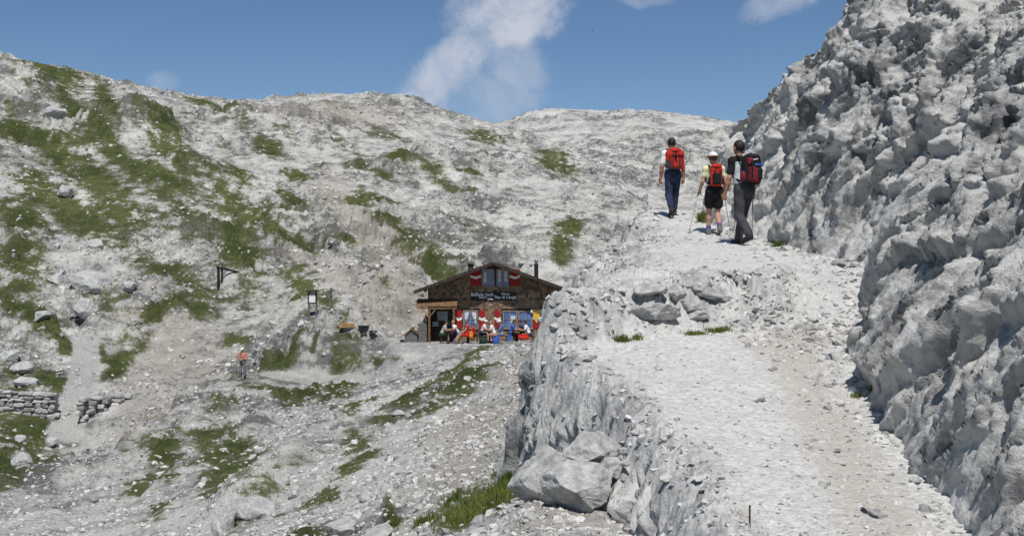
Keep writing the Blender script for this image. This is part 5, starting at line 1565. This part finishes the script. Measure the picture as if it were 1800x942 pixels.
def backpack(label, root, J, mats, w_=.30, h_=.44, d_=.17, off=(0, 0, 0), kind=0):
    """worn on the back of the walker: a thing of its own"""
    t = thing('backpack', label, 'backpack', root.location, root.rotation_euler[2], 'hikers\' backpacks')
    t.scale = root.scale
    ch = V3(*J['chest']) + V3(0, -.155 - d_ / 2, -.03) + V3(*off)
    main, acc, lid = mats[:3]
    wr_ = lambda G: .006 * perlin(G * 13)
    sdf_obj('pack_body', [('b', ch, (w_ / 2, d_ / 2, h_ / 2), .065), ('e', ch + V3(0, 0, h_ * .36), (w_ * .44, d_ * .5, h_ * .22))], .016, main, t, bump=wr_)
    sdf_obj('pack_pocket', [('b', ch + V3(0, -d_ / 2 - .015, -h_ * .14), (w_ * .36, .05, h_ * .28), .045)], .014, acc, t, bump=wr_)
    sdf_obj('pack_lid', [('e', ch + V3(0, -.02, h_ * .47), (w_ * .46, d_ * .58, .065))], .014, lid, t, bump=wr_)
    for sg in (-1, 1):
        sdf_obj('side_pocket', [('e', ch + V3(sg * w_ * .5, 0, -h_ * .22), (.04, d_ * .36, h_ * .2))], .014, mats[3] if len(mats) > 3 else main, t)
        x = sg * .115
        cx_, cy_, cz_ = J['chest']
        MB().tube([(x, ch[1] + d_ * .42, ch[2] + h_ * .42), (x, cy_ - .06, cz_ + .215), (x, cy_ + .06, cz_ + .20), (sg * .13, cy_ + .15, cz_ + .05), (sg * .155, cy_ + .08, cz_ - .12), (sg * .15, ch[1] + d_ * .45, ch[2] - h_ * .36)], .019, 8).build('strap', C_BLACK, t, True)
    MB().tube([(-.04, ch[1] + d_ * .3, ch[2] + h_ * .55), (0, ch[1] + d_ * .25, ch[2] + h_ * .60), (.04, ch[1] + d_ * .3, ch[2] + h_ * .55)], .009, 6).build('grab_loop', C_BLACK, t, True)
    y0 = ch[1] - d_ / 2 - .064
    for sg in (-1, 1):
        MB().box((sg * w_ * .22 - .011, y0 - .006, ch[2] - h_ * .40), (sg * w_ * .22 + .011, y0 + .02, ch[2] + h_ * .30)).build('compression_strap', C_BLACK, t)
    return t, ch

def trek_pole(label, top, tip):
    t = thing('trekking_pole', label, 'pole', tip, group='trekking poles')
    a = Vector(top) - Vector(tip); L = a.length; dr = a.normalized()
    MB().tube([(0, 0, 0), dr * L * .45, dr * (L - .12)], [.004, .0065, .009], 8).build('shaft', METAL, t, True)
    MB().tube([dr * (L - .13), dr * (L - .05), dr * L, dr * (L + .012)], [.012, .016, .015, .008], 8).build('grip', C_BLACK, t, True)
    MB().tube([dr * .06, dr * .068], [.028, .028], 12).build('basket', C_BLACK, t)

def on_path(px, Yd):
    x = (px - CX) / FOC * Yd
    return Vector((x, Yd, shelf_z(x, Yd)))

# first hiker: navy rolled trousers, red pack
J = walk(-.22, .26, .06, .0, .06, .1, -.2)
p = on_path(1183, 28.0)
h1 = person('hiker in white shirt and navy trousers, farthest up the path', p, math.radians(6), J,
            dict(skin=SKIN2, shirt=C_WHITE, sleeve=.72, legs=C_NAVY, leg_len=1.72, leg_w=1.02, boot=C_BOOT, hair=HAIR), .012, 1.0, 'hikers on the path')
pk1, ch = backpack('red backpack with red jacket draped over it', h1, J, (C_DGREY, C_ORED, C_BLACK, C_DGREY), .31, .42, .16)
wr_ = lambda G: .012 * perlin(G * 11)
sdf_obj('draped_jacket', [('c', ch + V3(-.12, -.02, .13), ch + V3(.12, -.02, .13), .095, .095), ('c', ch + V3(-.14, -.03, .12), ch + V3(-.17, -.02, -.0), .06, .045), ('c', ch + V3(.15, -.02, .12), ch + V3(.18, .0, -.20), .06, .045), ('e', ch + V3(0, -.03, .21), (.15, .11, .07))], .015, C_ORED, pk1, bump=wr_)
MB().tube([(ch[0], ch[1] - .17, ch[2] + .21), (ch[0] - .02, ch[1] - .185, ch[2] + .1), (ch[0] + .01, ch[1] - .185, ch[2] + .02)], .02, 8).build('lash_strap', C_BLACK, pk1, True)

# second hiker: white hat, black shorts
J2 = walk(.20, -.14, .0, .05, .06, -.1, .1)
J2['elL'] = (-.245, .08, 1.15); J2['wrL'] = (-.26, .22, 1.0); J2['elR'] = (.245, .06, 1.15); J2['wrR'] = (.255, .21, 1.0)
p = on_path(1256, 25.0)
h2 = person('hiker in white hat, pale yellow shirt and black shorts', p, math.radians(4), J2,
            dict(skin=SKIN, shirt=C_CREAM, sleeve=.5, legs=C_BLACK, leg_len=.62, leg_w=1.12, sock=C_PURPLE, boot=C_BOOTG, hair=HAIR3, cap=C_WHITE, brim='round', brim_mat=pmat('straw_brim', (0.30, 0.17, 0.08), .8), long=False), .012, .93, 'hikers on the path', fem=True)
pk2, ch = backpack('small red and black backpack on the hiker in shorts', h2, J2, (C_ORED, C_BLACK, C_ORED, C_BLACK), .27, .44, .15)
def wpos(root, q):
    c_, s_ = math.cos(root.rotation_euler[2]), math.sin(root.rotation_euler[2]); k = root.scale[0]
    return Vector((root.location.x + k * (c_ * q[0] - s_ * q[1]), root.location.y + k * (s_ * q[0] + c_ * q[1]), root.location.z + k * q[2]))
tipx = on_path(1211, 25.2)
trek_pole('thin pole planted left of the hiker in shorts', wpos(h2, (-.27, .29, .99)), tipx)
trek_pole('thin pole planted between the second and third hiker', wpos(h2, (.262, .285, .99)), on_path(1284, 25.6))

# third hiker: charcoal trousers, dark pack, turned a little to the left
J3 = walk(-.26, .28, .07, .0, .07, .25, -.15)
p = on_path(1308, 21.8)
h3 = person('tall hiker in black and grey shirt with charcoal trousers, nearest on the path', p, math.radians(26), J3,
            dict(skin=SKIN2, shirt=C_BLACK, sleeve=.66, legs=C_DGREY, leg_len=1.97, leg_w=1.06, boot=C_BOOT, hair=HAIR, panel=C_LGREY), .012, 1.02, 'hikers on the path')
pk3, ch = backpack('bulky black and dark red backpack with blue patch', h3, J3, (C_BLACK, C_MAROON, C_BLACK, C_MAROON), .33, .48, .20, (.02, 0, -.01))
sdf_obj('blue_patch', [('b', ch + V3(.05, -.155, .09), (.085, .03, .022), .018)], .012, C_BLUE, pk3)
sdf_obj('red_patch', [('b', ch + V3(-.09, -.10, .15), (.05, .04, .06), .03)], .012, C_MAROON, pk3)
sdf_obj('black_flap', [('b', ch + V3(.07, -.145, -.06), (.055, .035, .10), .03)], .012, C_BLACK, pk3)
MB().tube([(-.06, ch[1] - .175, ch[2] + .17), (.03, ch[1] - .18, ch[2] + .185)], .012, 6).build('label_tape', C_LGREY, pk3)
trek_pole('thin pole at the right of the third hiker', wpos(h3, (.27, .12, .90)), on_path(1322, 22.3))

# man standing on the lower track
JS = walk(.02, .0, 0, 0, .0)
JS.update(elL=(-.25, .06, 1.13), wrL=(-.04, .20, 1.14), elR=(.25, .06, 1.13), wrR=(.06, .21, 1.10), anL=(-.13, 0, .095), anR=(.16, .06, .095), toeL=(-.17, .14, .04), toeR=(.22, .2, .04), knL=(-.11, .03, .5), knR=(.13, .06, .5), look=(.3, 1, -.25))
p = stand(427, 663.5)
person('person in salmon shirt and white cap standing on the lower track', p, math.radians(170), JS,
       dict(skin=SKIN2, shirt=C_SALMON, sleeve=1.5, legs=C_GTROUS, leg_len=1.9, boot=C_BOOT, hair=HAIR, cap=C_WHITE), .022, .98)

# guests seated at the tables; local +Y is the way they face
def seated(lean=.12, reach=.42, hand_z=.80, legs=(.42, .42), foot=(.40, .44), spread=.09, look=(0, 1, -.1), arms_wide=.0):
    J = dict(pelvis=(0, 0, .55), chest=(0, lean, .87), neck=(0, lean + .05, 1.07), head=(0, lean + .12, 1.23), shL=(-.17, lean + .02, 1.00), shR=(.17, lean + .02, 1.00), look=look, curl=.7)
    for s, sg, lf, ft in (('L', -1, legs[0], foot[0]), ('R', 1, legs[1], foot[1])):
        J['hip' + s] = (sg * .088, .0, .53); J['kn' + s] = (sg * spread, lf, .54); J['an' + s] = (sg * spread, ft, .10); J['toe' + s] = (sg * spread * 1.15, ft + .15, .045)
        J['el' + s] = (sg * (.23 + arms_wide), lean + .16, .78); J['wr' + s] = (sg * .12, lean + reach, hand_z)
    return J
G_ = 'guests seated before the hut'
def guest(px, yd, rz, J, outfit, label, H=1.0):
    return person(label, ((px - CX) / FOC * yd, yd, HUT_Z), math.radians(rz), J, outfit, .024, H, G_)
RIGHT, LEFT = -90, 90
guest(776, 74.15, RIGHT, seated(.16, .5, .82), dict(skin=SKIN2, shirt=C_BEIGE, sleeve=.7, legs=C_GREEN, leg_len=.9, boot=C_BOOT, hair=HAIR, cap=C_GREEN), 'seated guest in green cap and beige shirt at the left end')
guest(806, 74.75, LEFT + 20, seated(.22, .45, .80), dict(skin=SKIN, shirt=C_WHITE, sleeve=.6, legs=C_BLUE, leg_len=1.9, boot=C_BOOT, hair=HAIR2), 'fair-haired guest in white shirt leaning over the left table')
guest(820, 73.75, LEFT + 10, seated(-.04, .36, .62, (.44, .42), (.62, .75), .07), dict(skin=SKIN, shirt=C_RED, sleeve=.12, legs=C_RED, leg_len=.55, boot=C_BOOTG, hair=HAIR3), 'guest in red top with bare legs stretched out')
guest(834, 74.3, LEFT, seated(.05, .38, .72), dict(skin=SKIN, shirt=C_RED, sleeve=.6, legs=C_BLACK, leg_len=1.9, boot=C_BOOT, hair=HAIR3), 'guest in red shirt behind the one with bare legs', .88)
guest(846, 74.85, RIGHT, seated(.14, .42, .84), dict(skin=SKIN2, shirt=C_WHITE, sleeve=.7, legs=C_NAVY, leg_len=1.9, boot=C_BOOT, cap=C_WHITE), 'guest in white cap and white shirt at the middle table')
guest(870, 74.0, LEFT, seated(.14, .46, .88), dict(skin=SKIN, shirt=C_WHITE, sleeve=.6, legs=pmat('rosy_shorts', (.45, .25, .2)), leg_len=.8, boot=C_BOOT, hair=HAIR2), 'fair-haired guest in white shirt facing the white cap')
guest(882, 74.5, LEFT + 10, seated(.02, .36, .70), dict(skin=SKIN2, shirt=C_CHECK, sleeve=1.5, legs=pmat('pale_jeans', (.25, .28, .34)), leg_len=1.9, boot=C_BOOT, hair=HAIR, cap=C_WHITE), 'guest in blue checked shirt and pale cap')
guest(897, 74.4, RIGHT, seated(.12, .44, .82), dict(skin=SKIN2, shirt=C_BLUE, sleeve=.7, legs=C_NAVY, leg_len=1.9, boot=C_BOOT, hair=HAIR), 'dark-haired guest in blue shirt at the right table')
guest(920, 74.6, LEFT, seated(.12, .46, .82), dict(skin=SKIN, shirt=C_NAVY, sleeve=.3, legs=C_BLACK, leg_len=1.9, boot=C_BOOT, hair=HAIR), 'guest in dark vest at the right table')
guest(931, 74.0, LEFT, seated(.16, .5, .82), dict(skin=SKIN2, shirt=C_WHITE, sleeve=.6, legs=C_NAVY, leg_len=1.9, boot=C_BOOT, hair=HAIR), 'dark-haired guest in white shirt at the right end')
